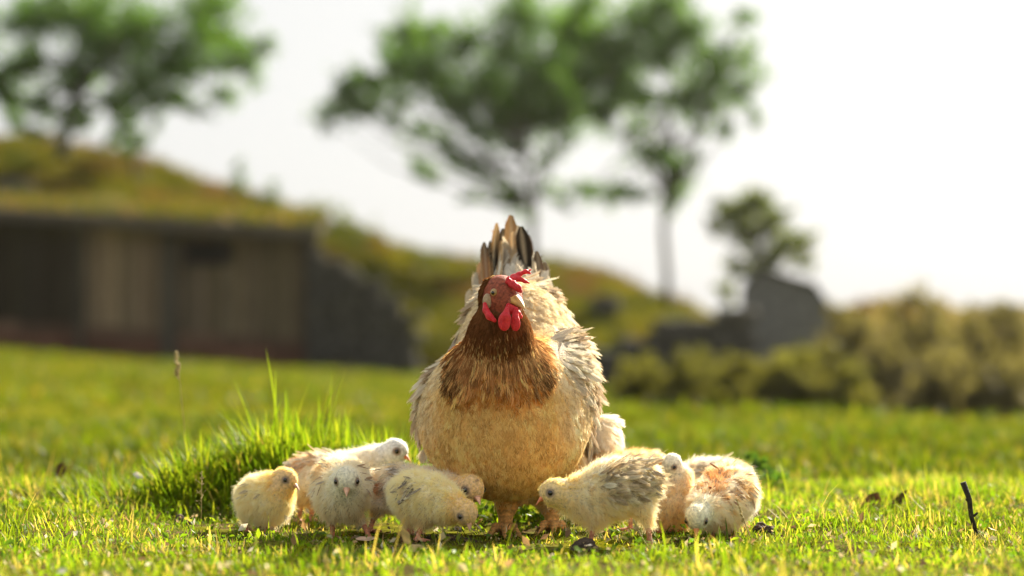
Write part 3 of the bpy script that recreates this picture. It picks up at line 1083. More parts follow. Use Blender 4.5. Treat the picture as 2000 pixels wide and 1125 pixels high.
def eye_part(root, c, dirn, rad, iris=None):
    if iris:
        V, T, Q = ball(c, rad, 14, 10)
        o = mesh_np('eye', V, [T, Q], M['iris'], root)
        V, T, Q = ball(c + dirn * rad * .60, rad * .52, 12, 8)
        mesh_np('pupil', V, [T, Q], M['pupil'], o)
    else:
        V, T, Q = ball(c, rad, 12, 8)
        mesh_np('eye', V, [T, Q], M['pupil'], root)


def strands(p, nn, flow, L, lift, r, K=4, curl=.25, jit=.35, clump=0.0):
    """hair curves: p,nn (N,3); flow (N,3); L,lift (N,)"""
    n = len(p)
    ft = flow - nn * (flow * nn).sum(1, keepdims=True)
    ft = unit(ft + 1e-6)
    d0 = ft * (1 - lift)[:, None] + nn * lift[:, None] + r.normal(size=(n, 3)) * jit * .5
    if clump:      # tufts that lean together and part
        o_ = r.uniform(0, 1, 3)
        d0 = d0 + clump * np.stack([noise(p + o_, .020, 2), noise(p + o_, .020, 9), noise(p + o_, .020, 14)], 1) + .5 * clump * np.stack([noise(p + o_, .009, 3), noise(p + o_, .009, 8), noise(p + o_, .009, 13)], 1)
    d0 = unit(d0)
    bend = (ft * .6 + np.array([0, 0, -.35])) * curl + r.normal(size=(n, 3)) * jit * .25
    pts = []
    for k in range(K):
        t = k / (K - 1)
        pts.append(p - nn * .0012 + (d0 * t + bend * t * t) * L[:, None])
    return np.stack(pts, 1)


# feather vane template
_FT = np.array([0, .22, .45, .68, .86, 1.0])
_FW = np.array([.35, .8, 1.0, 1.0, .84, .38])


def feathers(p, nn, flow, L, W, lift, curl, base_c, tip_c, edge_c, r, pointed=0.0, jit=.12, fw=None, fray=1, camber=.16):
    """p (N,3)...; *_c (N,3).  Returns V, quads, col, fuv and barb curves"""
    n = len(p)
    ft = unit(flow - nn * (flow * nn).sum(1, keepdims=True) + r.normal(size=(n, 3)) * jit)
    d = unit(ft * np.cos(lift)[:, None] + nn * np.sin(lift)[:, None])
    s = unit(np.cross(d, nn)); up = np.cross(s, d)
    up = up * np.sign((up * nn).sum(1, keepdims=True) + 1e-9)
    rows, cols, uv = [], [], []
    rid = r.uniform(0, 100, n)
    Wp = (_FW if fw is None else np.array(fw)) * (1 - pointed * _FT ** 2)
    def spine(t): return p - nn * .001 + d * (L * t)[:, None] - up * (L * curl * t * t)[:, None]
    for t, wv in zip(_FT, Wp):
        for uu in (-1, 0, 1):
            v = spine(t) + s * (W * .5 * wv * uu)[:, None] - up * (W * camber * abs(uu) * wv)[:, None]
            k = sstep(.45, 1, t)
            c = base_c * (1 - k) + tip_c * k
            if uu != 0: c = c * .35 + edge_c * .65
            rows.append(v); cols.append(c)
            uv.append(np.stack([np.full(n, t), np.full(n, float(uu) * wv), rid], 1))
    m = len(rows)
    V = np.stack(rows, 1).reshape(-1, 3); cc = np.stack(cols, 1).reshape(-1, 3); uv = np.stack(uv, 1).reshape(-1, 3)
    i = (np.arange(n) * m)[:, None]
    F = []
    for a in range(len(_FT) - 1):
        for b in range(2):
            o = a * 3 + b
            F.append(np.hstack([i + o, i + o + 1, i + o + 4, i + o + 3]))
    # barbs that fray the rim
    curves, bc = [], []
    for t0 in (.35, .5, .62, .74, .84, .92, .98) + ((.80, .88, .95, .99, 1.0) if fray > 1 else ()):
        for uu in (-1, 1):
            wv = np.interp(t0, _FT, Wp)
            a = spine(t0) + s * (W * .5 * wv * uu * .55)[:, None] - up * (W * .08 * wv)[:, None]
            ln = W * r.uniform(.2, .45, n) * (.55 + .5 * t0)
            dr = unit(d * (.75 + .5 * t0) + s * uu * (.75 * (1.15 - t0)) + r.normal(size=(n, 3)) * .22 - up * .12)
            b = a + dr * ln[:, None]
            mid = (a + b) / 2 + up * (ln * .04)[:, None]
            curves.append(np.stack([a, mid, b], 1)); bc.append(edge_c * .6 + tip_c * .4)
    return V, np.concatenate(F), cc, uv, np.concatenate(curves), np.concatenate(bc)


def fan_feathers(p, nn, flow, L, W, lift, base_c, tip_c, r, nb, jit=.15, open_=1.0):
    """soft body feathers, each a fan of barbs along its shaft; returns curve points (M,3,3) and colours (M,3,3)"""
    n = len(p)
    ft = unit(flow - nn * (flow * nn).sum(1, keepdims=True) + r.normal(size=(n, 3)) * jit)
    ft = unit(ft - nn * (ft * nn).sum(1, keepdims=True))
    s = np.cross(ft, nn)
    P_, C_ = [], []
    for j in range(nb):
        t0 = r.uniform(0, .8, n); sg = np.where(r.uniform(0, 1, n) < .5, -1.0, 1.0)
        a = open_ * (1.05 * (1 - t0) + .12) * r.uniform(.25, 1.1, n)
        ln = np.maximum(L * (1.0 - t0) * .75, W * .55) * r.uniform(.75, 1.1, n)
        st = p + ft * (L * t0)[:, None]
        d0 = ft * np.cos(a)[:, None] + s * (sg * np.sin(a))[:, None]
        d1 = unit(d0 * .5 + ft * .5 + r.normal(size=(n, 3)) * .12)
        h0 = (lift * L * t0)[:, None]
        m = st + d0 * (ln * .5)[:, None]
        e = m + d1 * (ln * .5)[:, None]
        hm = (lift * L * np.minimum(1, t0 + .45))[:, None]
        he = (lift * L * np.minimum(1.15, t0 + .8) + r.normal(size=n) * .0004)[:, None]
        P_.append(np.stack([st + nn * h0, m + nn * hm, e + nn * he], 1))
        v = r.uniform(.88, 1.1, (n, 1))
        C_.append(np.stack([base_c * .95 * v, (base_c * .75 + tip_c * .25) * v, tip_c * v], 1))
    return np.concatenate(P_), np.minimum(np.concatenate(C_), .96)


class Plume:
    def __init__(s): s.V, s.F, s.c, s.u, s.n, s.cv, s.cb = [], [], [], [], 0, [], []
    def add(s, V, F, c, u, cv, cb):
        s.V.append(V); s.F.append(F + s.n); s.c.append(c); s.u.append(u); s.n += len(V); s.cv.append(cv); s.cb.append(cb)
    def build(s, name, root, barb='feather_barbs'):
        o = mesh_np(name, np.concatenate(s.V), np.concatenate(s.F), M['feather'], root, col=np.concatenate(s.c), vec=np.concatenate(s.u))
        o['kind'] = 'stuff'
        hair(barb, np.concatenate(s.cv), [.00028, .00022, .00008], np.concatenate(s.cb), M['barb'], o)
        return o


def lerp3(a, b, t): return np.array(a) * (1 - t[:, None]) + np.array(b) * t[:, None]


# ------------------------------------------------------------------ the hen
r = np.random.default_rng(31)
HD = 3.44
def H(px, py, dy=0.0): return P(px, py, HD + dy)
hb = np.array([H(1034, 1040)[0], HD + .05, 0.0]); hb[2] = float(ground_z(hb[0], hb[1]))
hen = thing('hen', hb, 'buff brown hen with red comb standing over her chicks', 'hen')
fH, sH, uH = frame((.60, -.76, -.22))
headc = H(979, 577, -.085)
body_pr = [(el(H(985, 832, -.005), (.115, .105, .103)), .02),
           (el(H(994, 780, .09), (.102, .15, .104)), .05),
           (el(H(1010, 660, .17), (.078, .11, .085)), .05),
           (el(H(975, 755, -.03), (.070, .062, .055)), .05)]
wing_pr = [(el(H(1097, 758, .09), (.048, .13, .082)), .03), (el(H(884, 800, .08), (.05, .12, .07)), .03)]
tail_pr = [(rc(H(1005, 640, .22), H(1000, 545, .30), .055, .026), .04), (el(H(1168, 856, .12), (.023, .04, .031)), .02)]
body_pr.append((el(H(1085, 925, .08), (.052, .07, .048)), .03))
neck_pr = [(rc(H(971, 725, -.05), H(976, 650, -.072), .056, .037), .04), (rc(H(976, 650, -.072), H(979, 592, -.078), .036, .0255), .02)]
head_pr = [(el(headc, (.031, .0255, .0285), np.stack([fH, sH, uH])), .012),
           (rc(headc + fH * .012 - uH * .003, headc + fH * .031 - uH * .006, .019, .0115), .012)]
leg_pr = []
for (px, pyh, pxf, dy) in ((1000, 945, 985, .03), (1072, 950, 1079, .055)):
    foot = H(pxf, 1040, dy); foot[2] = float(ground_z(foot[0], foot[1])) + .006
    knee = H(pxf + (5 if pxf < 1030 else -2), 985, dy + .012)
    leg_pr += [(rc(H(px, pyh, dy + .02), knee, .040, .0165), .02), (rc(knee, foot, .0118, .0100), .008)]
    for a, L in ((-.5, .05), (.02, .058), (.5, .05), (3.0, .028)):
        dr = np.array([math.sin(a), -math.cos(a), 0])
        m = foot + dr * L * .5 + [0, 0, .006]
        e = foot + dr * L + [0, 0, -.006]
        leg_pr += [(rc(foot, m, .0078, .0062), .004), (rc(m, e, .0062, .0028), .003)]
allp = body_pr + wing_pr + tail_pr + neck_pr + head_pr + leg_pr
V, Q, Nn = sdf_mesh(allp, .0028)
grp = {'body': body_pr, 'wing': wing_pr, 'tail': tail_pr, 'neck': neck_pr, 'head': head_pr, 'leg': leg_pr}
gname = list(grp)


def region(p):
    D = np.stack([np.min([sd(q, p) for q, k in grp[g_]], 0) for g_ in gname], 1)
    return D


Dv = region(V)
reg = Dv.argmin(1)
shank = Dv[:, 5] < .004
lowz = V[:, 2] < H(0, 982)[2]
vc = np.tile([.80, .54, .24], (len(V), 1))
vc[reg == gname.index('wing')] = (.45, .37, .26)
vc[reg == gname.index('tail')] = (.5, .42, .3)
vc[(reg == gname.index('neck')) & (V[:, 2] > H(0, 750)[2])] = (.16, .062, .022)
face = (reg == gname.index('head'))
nz = noise(V, .006, 3)
fc = np.array([.30, .075, .04]) * (1 + .3 * nz[:, None])
back = ((V - headc) @ fH) < -.010
fc[back] = (.16, .06, .022)
vc[face] = fc[face]
lg = (reg == gname.index('leg')) & lowz
scale_c = np.array([.62, .36, .13]) * (1 + .35 * np.sin(V[:, 2] * 1500)[:, None] * .6 + .2 * noise(V, .008, 5)[:, None])
vc[lg] = scale_c[lg]
mesh_np('body', V, Q, M['skin'], hen, col=np.clip(vc, 0, 1))

# contour feathers
covered = ~(lg | (face & ~back))
p, nn = sample_surface(V, Q, Nn, 15000, r, covered.astype(float))
Dp = region(p); rg = Dp.argmin(1)
low = p[:, 2] < H(0, 985)[2]
pl = Plume()


def flow_field(p, nn):
    """feathers point down the chest, backward along the flanks and up along the tail"""
    front = sstep(.15, .8, -nn[:, 1])[:, None]
    a = np.array([0, .15, -1.0])
    side = np.stack([.3 * np.sign(p[:, 0] - H(990, 0)[0]), np.full(len(p), .75), np.full(len(p), -.95)], 1)
    f = a * front + side * (1 - front)
    t = sstep(HD + .17, HD + .26, p[:, 1])[:, None]
    up_ = np.array([0, .5, 1.0])
    return f * (1 - t) + up_ * t


fl = flow_field(p, nn)
# breast
m = (rg == 0) | ((rg == 5) & ~low) | ((rg == 3) & (p[:, 2] < H(0, 725)[2]))
q, qn = p[m], nn[m]; n = len(q)
right = sstep(H(1040, 0)[0], H(1120, 0)[0], q[:, 0]); lowb = sstep(H(0, 780)[2], H(0, 900)[2], q[:, 2])
hi = np.clip(sstep(H(0, 850)[2], H(0, 735)[2], q[:, 2] + .008 * noise(q, .02, 15)) * 1.5 - r.uniform(0, .9, n), 0, 1)
bc = np.tile([.96, .68, .34], (n, 1))
xs = np.abs(q[:, 0] - H(975, 0)[0]) / MPP(HD)
pale = np.clip(sstep(95, 150, xs) * sstep(H(0, 910)[2], H(0, 800)[2], q[:, 2]) + sstep(70, 110, xs) * sstep(H(0, 770)[2], H(0, 720)[2], q[:, 2]), 0, 1) * .9
pxl = 975 + (q[:, 0] - H(975, 0)[0]) / MPP(HD); pyl = 1040 - (q[:, 2] - H(0, 1040)[2]) / MPP(HD)
lim = np.interp(pyl, [560, 650, 700, 760, 800], [60, 66, 86, 98, 60]) + 10 * noise(q, .018, 19)
hi = hi * sstep(lim + 10, lim - 10, xs) * sstep(HD + .05, HD + .0, q[:, 1])
backk = sstep(HD + .0, HD + .06, q[:, 1])
pale = np.maximum(pale, .95 * backk)
bc = bc * (1 - pale[:, None]) + np.array([.88, .77, .58]) * pale[:, None]
bc = bc * (1 - .92 * hi[:, None]) + np.array([.44, .22, .085]) * .92 * hi[:, None]
bc *= (1 + .12 * noise(q, .035, 4) + .05 * r.uniform(-1, 1, n))[:, None] * (1 - .40 * sstep(.0, 1.0, noise(q, .010, 16) + .6 * noise(q, .005, 20)))[:, None]
bc = np.minimum(bc, .95)
tip = bc * np.where(r.uniform(0, 1, (n, 1)) < .40, r.uniform(.22, .5, (n, 1)), r.uniform(.92, 1.15, (n, 1)))
fp, fcol = fan_feathers(q, qn, fl[m], r.uniform(.012, .018, n), r.uniform(.011, .016, n), r.uniform(.05, .16, n), bc, tip, r, 24, jit=.35, open_=1.15)
hair('breast_feathers', fp, [.00030, .00026, .00010], fcol, M['barb'], hen, pile=.72, sat=1.72)
# wings and back
m = (rg == 1) | ((rg == 0) & (p[:, 1] > HD + .13))
m &= r.uniform(0, 1, len(p)) < .6
q, qn = p[m], nn[m]; n = len(q)
sx_ = np.sign(q[:, 0] - H(990, 0)[0])
fl[m] = np.stack([.75 * sx_, np.full(n, .40), np.full(n, -.80)], 1)
u = noise(q, .05, 8) * .5 + r.uniform(-.5, .5, n)
bc = lerp3((.50, .38, .25), (.90, .79, .60), sstep(-.5, .5, u))
tip = bc * r.uniform(.8, 1.05, (n, 1)); edge = np.clip(bc * 1.15 + .04, 0, .86)
pl.add(*feathers(q, qn, fl[m], r.uniform(.026, .044, n), r.uniform(.011, .017, n), r.uniform(.02, .06, n), r.uniform(.06, .12, n), bc * .8, tip, edge, r, jit=.16))
# rump, saddle and fluff
m = (rg == 2) & (np.abs(sd(el(H(1168, 856, .12), (.023, .04, .031)), p)) > .012)
q, qn = p[m], nn[m]; n = len(q)
bc = lerp3((.46, .40, .32), (.82, .76, .65), r.uniform(0, 1, n))
pl.add(*feathers(q, qn, fl[m], r.uniform(.03, .052, n), r.uniform(.010, .015, n), r.uniform(.02, .08, n), r.uniform(.04, .10, n), bc * .85, bc, np.clip(bc * 1.2, 0, .85), r, pointed=.4, jit=.2))
pl.build('plumage', hen)

# neck hackles, long and narrow
nw = np.maximum(np.exp(-(np.maximum(Dv[:, 3], 0) / .011) ** 2) * covered, ((face & back) | (reg == 3)) * 1.0) * sstep(H(0, 768)[2], H(0, 700)[2], V[:, 2] + .014 * noise(V, .035, 21))
_vx = np.abs(V[:, 0] - H(975, 0)[0]) / MPP(HD); _vy = 1040 - (V[:, 2] - H(0, 1040)[2]) / MPP(HD)
_lim = np.interp(_vy, [560, 600, 650, 700, 745, 800], [60, 60, 66, 84, 90, 50])
nw = nw * sstep(_lim + 8, _lim - 8, _vx)
q, qn = sample_surface(V, Q, Nn, 7500, r, nw)
_ky = 1040 - (q[:, 2] - H(0, 1040)[2]) / MPP(HD)
_kp = r.uniform(0, 1, len(q)) > .94 * sstep(650, 755, _ky) * sstep(75, 40, np.abs(q[:, 0] - H(975, 0)[0]) / MPP(HD))
q, qn = q[_kp], qn[_kp]
n = len(q)
ax = q - H(976, 0)[0] * np.array([1, 0, 0])
fl2 = np.stack([(q[:, 0] - H(976, 0)[0]) * 4.0, .10 + 0 * q[:, 0], -np.ones(n)], 1)
tz = sstep(H(0, 575)[2], H(0, 745)[2], q[:, 2])
bc = lerp3((.20, .085, .032), (.17, .062, .02), tz)
bc = bc * (1 - .65 * sstep(.55, 1, tz)[:, None]) + np.array([.44, .24, .095]) * .65 * sstep(.55, 1, tz)[:, None]
sun_gold = sstep(H(1010, 0)[0], H(1050, 0)[0], q[:, 0]) * r.uniform(0, 1, n)  # sunlight on the neck's right side, put into the hackle colour
bc = bc * (1 - sun_gold[:, None] * .6) + np.array([.5, .33, .15]) * sun_gold[:, None] * .6
pk = np.where(r.uniform(0, 1, n) < .55 * sstep(.2, 1.0, tz), r.uniform(.2, 1, n), 0)[:, None]
bc = bc * (1 - pk) + np.array([.80, .50, .21]) * pk
bc *= r.uniform(.65, 1.35, (n, 1)) * (1 + .45 * tz[:, None])
sidek = sstep(.034, .060, np.abs(q[:, 0] - H(970, 0)[0])) * sstep(.6, .95, tz)
black = (r.uniform(0, 1, n) < .8 * sidek)[:, None]
tip = np.where(black, np.array([.02, .014, .01]), bc * r.uniform(.8, 1.5, (n, 1)))
edge = np.where(black, bc * .5, bc * r.uniform(1.0, 1.5, (n, 1)))
Ln = .015 + .020 * tz ** .8 * r.uniform(.5, 1.3, n)
fp, fcol = fan_feathers(q, qn, fl2, Ln * r.uniform(.8, 1.2, n), Ln * .3, r.uniform(.03, .09, n), bc, tip, r, 14, jit=.07, open_=.22)
hair('hackle', fp, [.00030, .00028, .00010], fcol, M['barb'], hen)

# soft fuzz over breast and flanks
wt = covered * np.where(reg == 3, .0, 1.0)
q, qn = sample_surface(V, Q, Nn, 20000, r, wt)
n = len(q)
cl = np.array([.78, .56, .30]) * r.uniform(.7, 1.2, (n, 1))
dq = region(q).argmin(1)
cl[(dq == 1) | (dq == 2)] = np.array([.72, .62, .48])
hair('down', strands(q + qn * .001, qn, flow_field(q, qn), r.uniform(.004, .008, n), np.full(n, .35), r, 3, .4, .6), [.00018, .00014, .00005], cl, M['down'], hen, pile=.75)
# short bristles on the face
q, qn = sample_surface(V, Q, Nn, 1300, r, (face & ~back).astype(float))
n = len(q)
hair('face_bristles', strands(q, qn, np.tile(-fH - uH * .5, (n, 1)), r.uniform(.002, .005, n), np.full(n, .2), r, 3, .2, .4), [.00016, .00012, .00005], np.array([.30, .12, .05]) * r.uniform(.5, 1.5, (n, 1)), M['down'], hen)


def quill(name, root, base, tip, wd, face_n, col, edge, bend=.06, pointed=.5, tipc=None, barbs=26, rr=None):
    """one large feather with a shaft, two vanes and frayed rim"""
    rr = rr or r
    base = np.array(base, float); tip = np.array(tip, float)
    L = np.linalg.norm(tip - base); d = unit(tip - base)
    s = unit(np.cross(d, face_n)); up = np.cross(s, d)
    T = np.linspace(0, 1, 10)
    Wd = wd * .5 * np.interp(T, [0, .15, .45, .8, .93, 1], [.18, .6, 1, 1, .82, .28])
    ph = rr.uniform(0, 6.28)
    V, cc, uv = [], [], []
    rid = rr.uniform(0, 100)
    for t, wv in zip(T, Wd):
        c0 = base + d * L * t + up * bend * L * math.sin(t * math.pi) * .6 + s * .012 * L * math.sin(3 * t + ph)
        for uu in (-1, -.5, 0, .5, 1):
            V.append(c0 + s * wv * uu * (1 + .1 * math.sin(9 * t + ph + uu)) - up * abs(uu) * wv * .22)
            c = np.array(col) if abs(uu) < .9 else np.array(edge)
            if tipc is not None: c = c * (1 - sstep(.6, .95, t)) + np.array(tipc) * sstep(.6, .95, t)
            if uu == 0: c = c * .6 + np.array([.5, .42, .3]) * .4
            cc.append(c); uv.append((t * 3, uu, rid))
    Q = [[i * 5 + j, i * 5 + j + 1, i * 5 + j + 6, i * 5 + j + 5] for i in range(9) for j in range(4)]
    o = mesh_np(name, V, np.array(Q), M['feather'], root, col=np.array(cc), vec=np.array(uv))
    V = np.array(V).reshape(10, 5, 3)
    cv, cb = [], []
    for _ in range(barbs):
        t = rr.uniform(.15, 1.0); i = min(int(t * 9), 9)
        uu = rr.choice([0, 4])
        a = V[i, 2] * .4 + V[i, uu] * .6
        dr = unit(d * 1.2 + s * (1 if uu == 4 else -1) * .5 + rr.normal(size=3) * .15)
        ln = wd * rr.uniform(.35, .65)
        cv.append([a, a + dr * ln * .5, a + dr * ln]); cb.append(np.array(edge) if tipc is None or t < .7 else np.array(tipc))
    if barbs: hair('feather_barbs', np.array(cv), [.0003, .00022, .00008], np.array(cb), M['barb'], o)
    return o


# tail: (tip px,py) (base px,py) depth, width px, colours
BLK, BUF, CRM, GRY, BRN = (.028, .022, .017), (.50, .31, .14), (.66, .55, .39), (.36, .31, .24), (.12, .082, .055)
TAIL = [(968, 436, 968, 610, .30, 19, BLK, BLK, BUF), (948, 473, 950, 610, .28, 17, (.3, .15, .07), BUF, BRN), (938, 512, 945, 615, .27, 22, (.5, .29, .15), (.62, .42, .24), None),
        (996, 420, 990, 620, .32, 30, BUF, (.62, .44, .24), (.36, .2, .09)), (985, 446, 985, 615, .315, 22, BLK, BRN, None), (1003, 452, 990, 640, .30, 24, (.55, .37, .19), CRM, None),
        (1010, 440, 1008, 620, .31, 16, CRM, CRM, None), (1018, 442, 1030, 610, .30, 27, BLK, BLK, None), (1032, 458, 1036, 620, .305, 24, (.045, .034, .028), BRN, None),
        (1034, 496, 1060, 620, .275, 20, CRM, CRM, None), (1050, 490, 1064, 625, .28, 22, BRN, BRN, None), (1062, 512, 1078, 640, .275, 20, BRN, GRY, None),
        (1060, 528, 1088, 640, .25, 20, CRM, (.75, .68, .55), None), (1015, 508, 1025, 630, .27, 24, GRY, CRM, None), (998, 500, 992, 640, .27, 24, (.55, .39, .22), CRM, None),
        (972, 520, 965, 640, .26, 22, GRY, (.5, .43, .33), None), (932, 532, 928, 640, .25, 22, (.5, .44, .34), CRM, None), (918, 566, 908, 660, .22, 20, CRM, CRM, None),
        (955, 560, 945, 660, .22, 24, GRY, GRY, None), (1044, 545, 1060, 660, .235, 24, (.55, .45, .32), CRM, None), (1085, 560, 1105, 670, .22, 22, CRM, (.74, .66, .54), None),
        (958, 470, 962, 610, .29, 14, (.2, .12, .07), BUF, BLK), (978, 470, 978, 620, .28, 18, BUF, CRM, None), (1025, 520, 1036, 640, .26, 24, BUF, CRM, None), (1044, 505, 1058, 640, .29, 16, (.05, .04, .03), BRN, None)]
for (tx, ty, bx, by, dy, wp, c, e, tc) in TAIL:
    quill('tail_feather', hen, H(bx, by, dy - .07), H(tx, ty, dy + .02), wp * MPP(HD + dy), np.array([r.normal() * .35, -1, .25]), np.array(c), np.array(e), tipc=tc, bend=.05)

# layered wing feathers following the right and left flanks
_bp = [q_ for q_, k_ in body_pr + wing_pr + tail_pr]


def surf(px, py, off=.005):
    """point on the bird's flank seen at (px, py), pushed out by off"""
    ys = np.linspace(HD - .2, HD + .4, 400)
    pts = np.stack([P(px, py, y_) for y_ in ys])
    d_ = np.min([sd(q_, pts) for q_ in _bp], 0)
    k_ = np.argmax(d_ < 0) if (d_ < 0).any() else d_.argmin()
    c_ = pts[k_]
    e_ = .002
    n_ = np.array([np.min([sd(q_, (c_ + v_)[None]) for q_ in _bp]) - np.min([sd(q_, (c_ - v_)[None]) for q_ in _bp]) for v_ in np.eye(3) * e_])
    n_ = unit(n_)
    return c_ + n_ * off, n_


for tier, (ax0, ay0, adx, ady, bx0, by0, bdx, bdy, nq, wq) in enumerate(((1074, 646, 8, 16, 1136, 708, 4.5, 19, 7, 24), (1088, 690, 5, 14, 1150, 742, 1.5, 18, 6, 24))):
    for k in range(nq):
        a_, n1 = surf(ax0 + adx * k, ay0 + ady * k, .001)
        b_, n2 = surf(bx0 + bdx * k + r.normal() * 3, by0 + bdy * k, .0025)
        g_ = r.uniform(.85, 1.12)
        quill('wing_feather', hen, a_, b_, wq * MPP(HD), unit(n1 + n2 + [0, -.3, 0]), np.array([.64, .51, .35]) * g_, np.minimum(np.array([.88, .77, .58]) * g_, .92), bend=.05, barbs=26)
for k in range(8):
    a_, n1 = surf(905 - 9 * k, 640 + 17 * k, .001)
    b_, n2 = surf(878 - 7.5 * k, 700 + 19 * k, .005)
    quill('wing_feather', hen, a_, b_, 22 * MPP(HD), unit(n1 + n2 + [0, -.3, 0]), np.array([.44, .37, .29]) * r.uniform(.85, 1.1), np.array([.60, .52, .42]), bend=.05, barbs=24)
# pale wing-edge and flank fluff plumes at the lower right
for (ax_, ay, bx, by, wd) in ((1150, 812, 1150, 905, 26), (1160, 808, 1168, 906, 30), (1170, 812, 1188, 896, 30), (1176, 812, 1201, 872, 26), (1155, 830, 1160, 890, 24), (1168, 826, 1180, 872, 24)):
    a_, n1 = surf(ax_, ay, .002); b_, n2 = surf(bx, by, .004)
    quill('flank_feather', hen, a_, b_, wd * MPP(HD), unit(n1 + n2 + [0, -.6, 0]), np.array([.80, .70, .54]), np.array([.90, .85, .74]), bend=.06, barbs=60)
ff = el(H(1168, 856, .12), (.026, .04, .034))
near = (np.abs(sd(ff, V)) < .006).astype(float)
q, qn = sample_surface(V, Q, Nn, 7000, r, near)
ci = r.choice(len(q), 420, replace=False); q2, n2_ = q[ci], qn[ci]
wc = np.array([.92, .86, .74]) * r.uniform(.82, 1.04, (420, 1))
fp, fcol = fan_feathers(q2, n2_, np.tile([.18, .1, -1.0], (420, 1)), r.uniform(.022, .040, 420), r.uniform(.010, .016, 420), r.uniform(.05, .22, 420), wc * .9, wc, r, 34, jit=.16, open_=.8)
hair('flank_fluff', fp, [.00032, .00028, .0001], fcol, M['barb'], hen, pile=.8)
# white shoulder plumes on the right of the breast
for (ax_, ay, bx, by, dy) in ((1065, 765, 1120, 800, -.055), (1080, 755, 1130, 790, -.04), (1085, 780, 1140, 830, -.035), (1105, 800, 1140, 850, -.02), (1060, 750, 1105, 775, -.06)):
    quill('shoulder_feather', hen, H(ax_, ay, dy), H(bx, by, dy + .015), .03, np.array([.6, -1, .15]), np.array([.70, .58, .42]), np.array([.78, .70, .58]), pointed=.2, bend=.1, barbs=50)

# beak, eyes, comb, wattles, lobes
bk = headc + fH * .027 - uH * .004
beak_parts(hen, bk, unit(fH + uH * .10), sH, uH, .029, .0140, .0130, (.56, .30, .065), (.60, .34, .12), hook=.24)
for sg in (-1, 1):
    dr = unit(fH * .42 + sH * sg * .88 + uH * .16)
    eye_part(hen, headc + fH * .011 + sH * sg * .0215 + uH * .0060, unit(sH * sg + fH * .55), .0060, True)


def blob(name, prims, mat, h=.0011, parent=None, col=None):
    V, Q, Nn = sdf_mesh(prims, h, .004)
    return mesh_np(name, V, Q, mat, parent or hen, col=col)


def chain(pts, k):
    return [(rc(a[0], b[0], a[1], b[1]), k) for a, b in zip(pts[:-1], pts[1:])]


def X(px, py, dy, rp): return (H(px, py, dy), rp * MPP(HD))
cp = []
cp += chain([X(988, 556, -.100, 4.5), X(996, 550, -.112, 5), X(1004, 553, -.12, 4.5), X(1013, 561, -.130, 4.5), X(1017, 569, -.131, 3.5)], .003)     # front lobe folded over the beak
cp += chain([X(992, 552, -.095, 5), X(1002, 542, -.10, 5.5), X(1014, 536, -.10, 4.5), X(1027, 530, -.098, 3.2), X(1037, 527, -.097, 1.5)], .003)
cp += chain([X(1024, 531, -.098, 3), X(1032, 532, -.10, 2.2), X(1037, 535, -.10, 1.4)], .002)
cp += chain([X(1002, 546, -.105, 5.5), X(1015, 545, -.107, 4.2), X(1025, 549, -.107, 3.2), X(1034, 553, -.107, 1.5)], .003)
cp += chain([X(990, 553, -.105, 4), X(992, 545, -.112, 2.8), X(993, 540, -.113, 1.5)], .002)
cp += chain([X(998, 557, -.115, 5), X(1008, 561, -.123, 5), X(1012, 567, -.128, 4)], .003)
cp += chain([X(996, 549, -.104, 5), X(1004, 546, -.104, 5), X(1010, 542, -.104, 4)], .003)
blob('comb', cp, M['comb'])
w1 = [(rc(H(991, 600, -.132), H(988, 618, -.138), .0030, .0058), .004), (el(H(985, 629, -.138), (.0088, .0040, .0125)), .005)]
blob('wattle', w1, M['comb'])
w2 = [(rc(H(1008, 604, -.128), H(1006, 622, -.130), .0034, .0050), .004), (el(H(1007, 633, -.130), (.0066, .004, .0100)), .004)]
blob('wattle', w2, M['comb'])
blob('throat_skin', chain([X(993, 597, -.120, 5), X(1003, 606, -.120, 7.5), X(1010, 612, -.114, 6), X(1016, 618, -.106, 5)], .004), M['comb'])
blob('ear_lobe', [(el(H(952, 588, -.104), (.0068, .007, .0105)), .004)], M['lobe'])
blob('ear_wattle', chain([X(947, 594, -.110, 4), X(949, 606, -.116, 6), X(956, 618, -.122, 6.5), X(966, 626, -.126, 4)], .003), M['comb'])


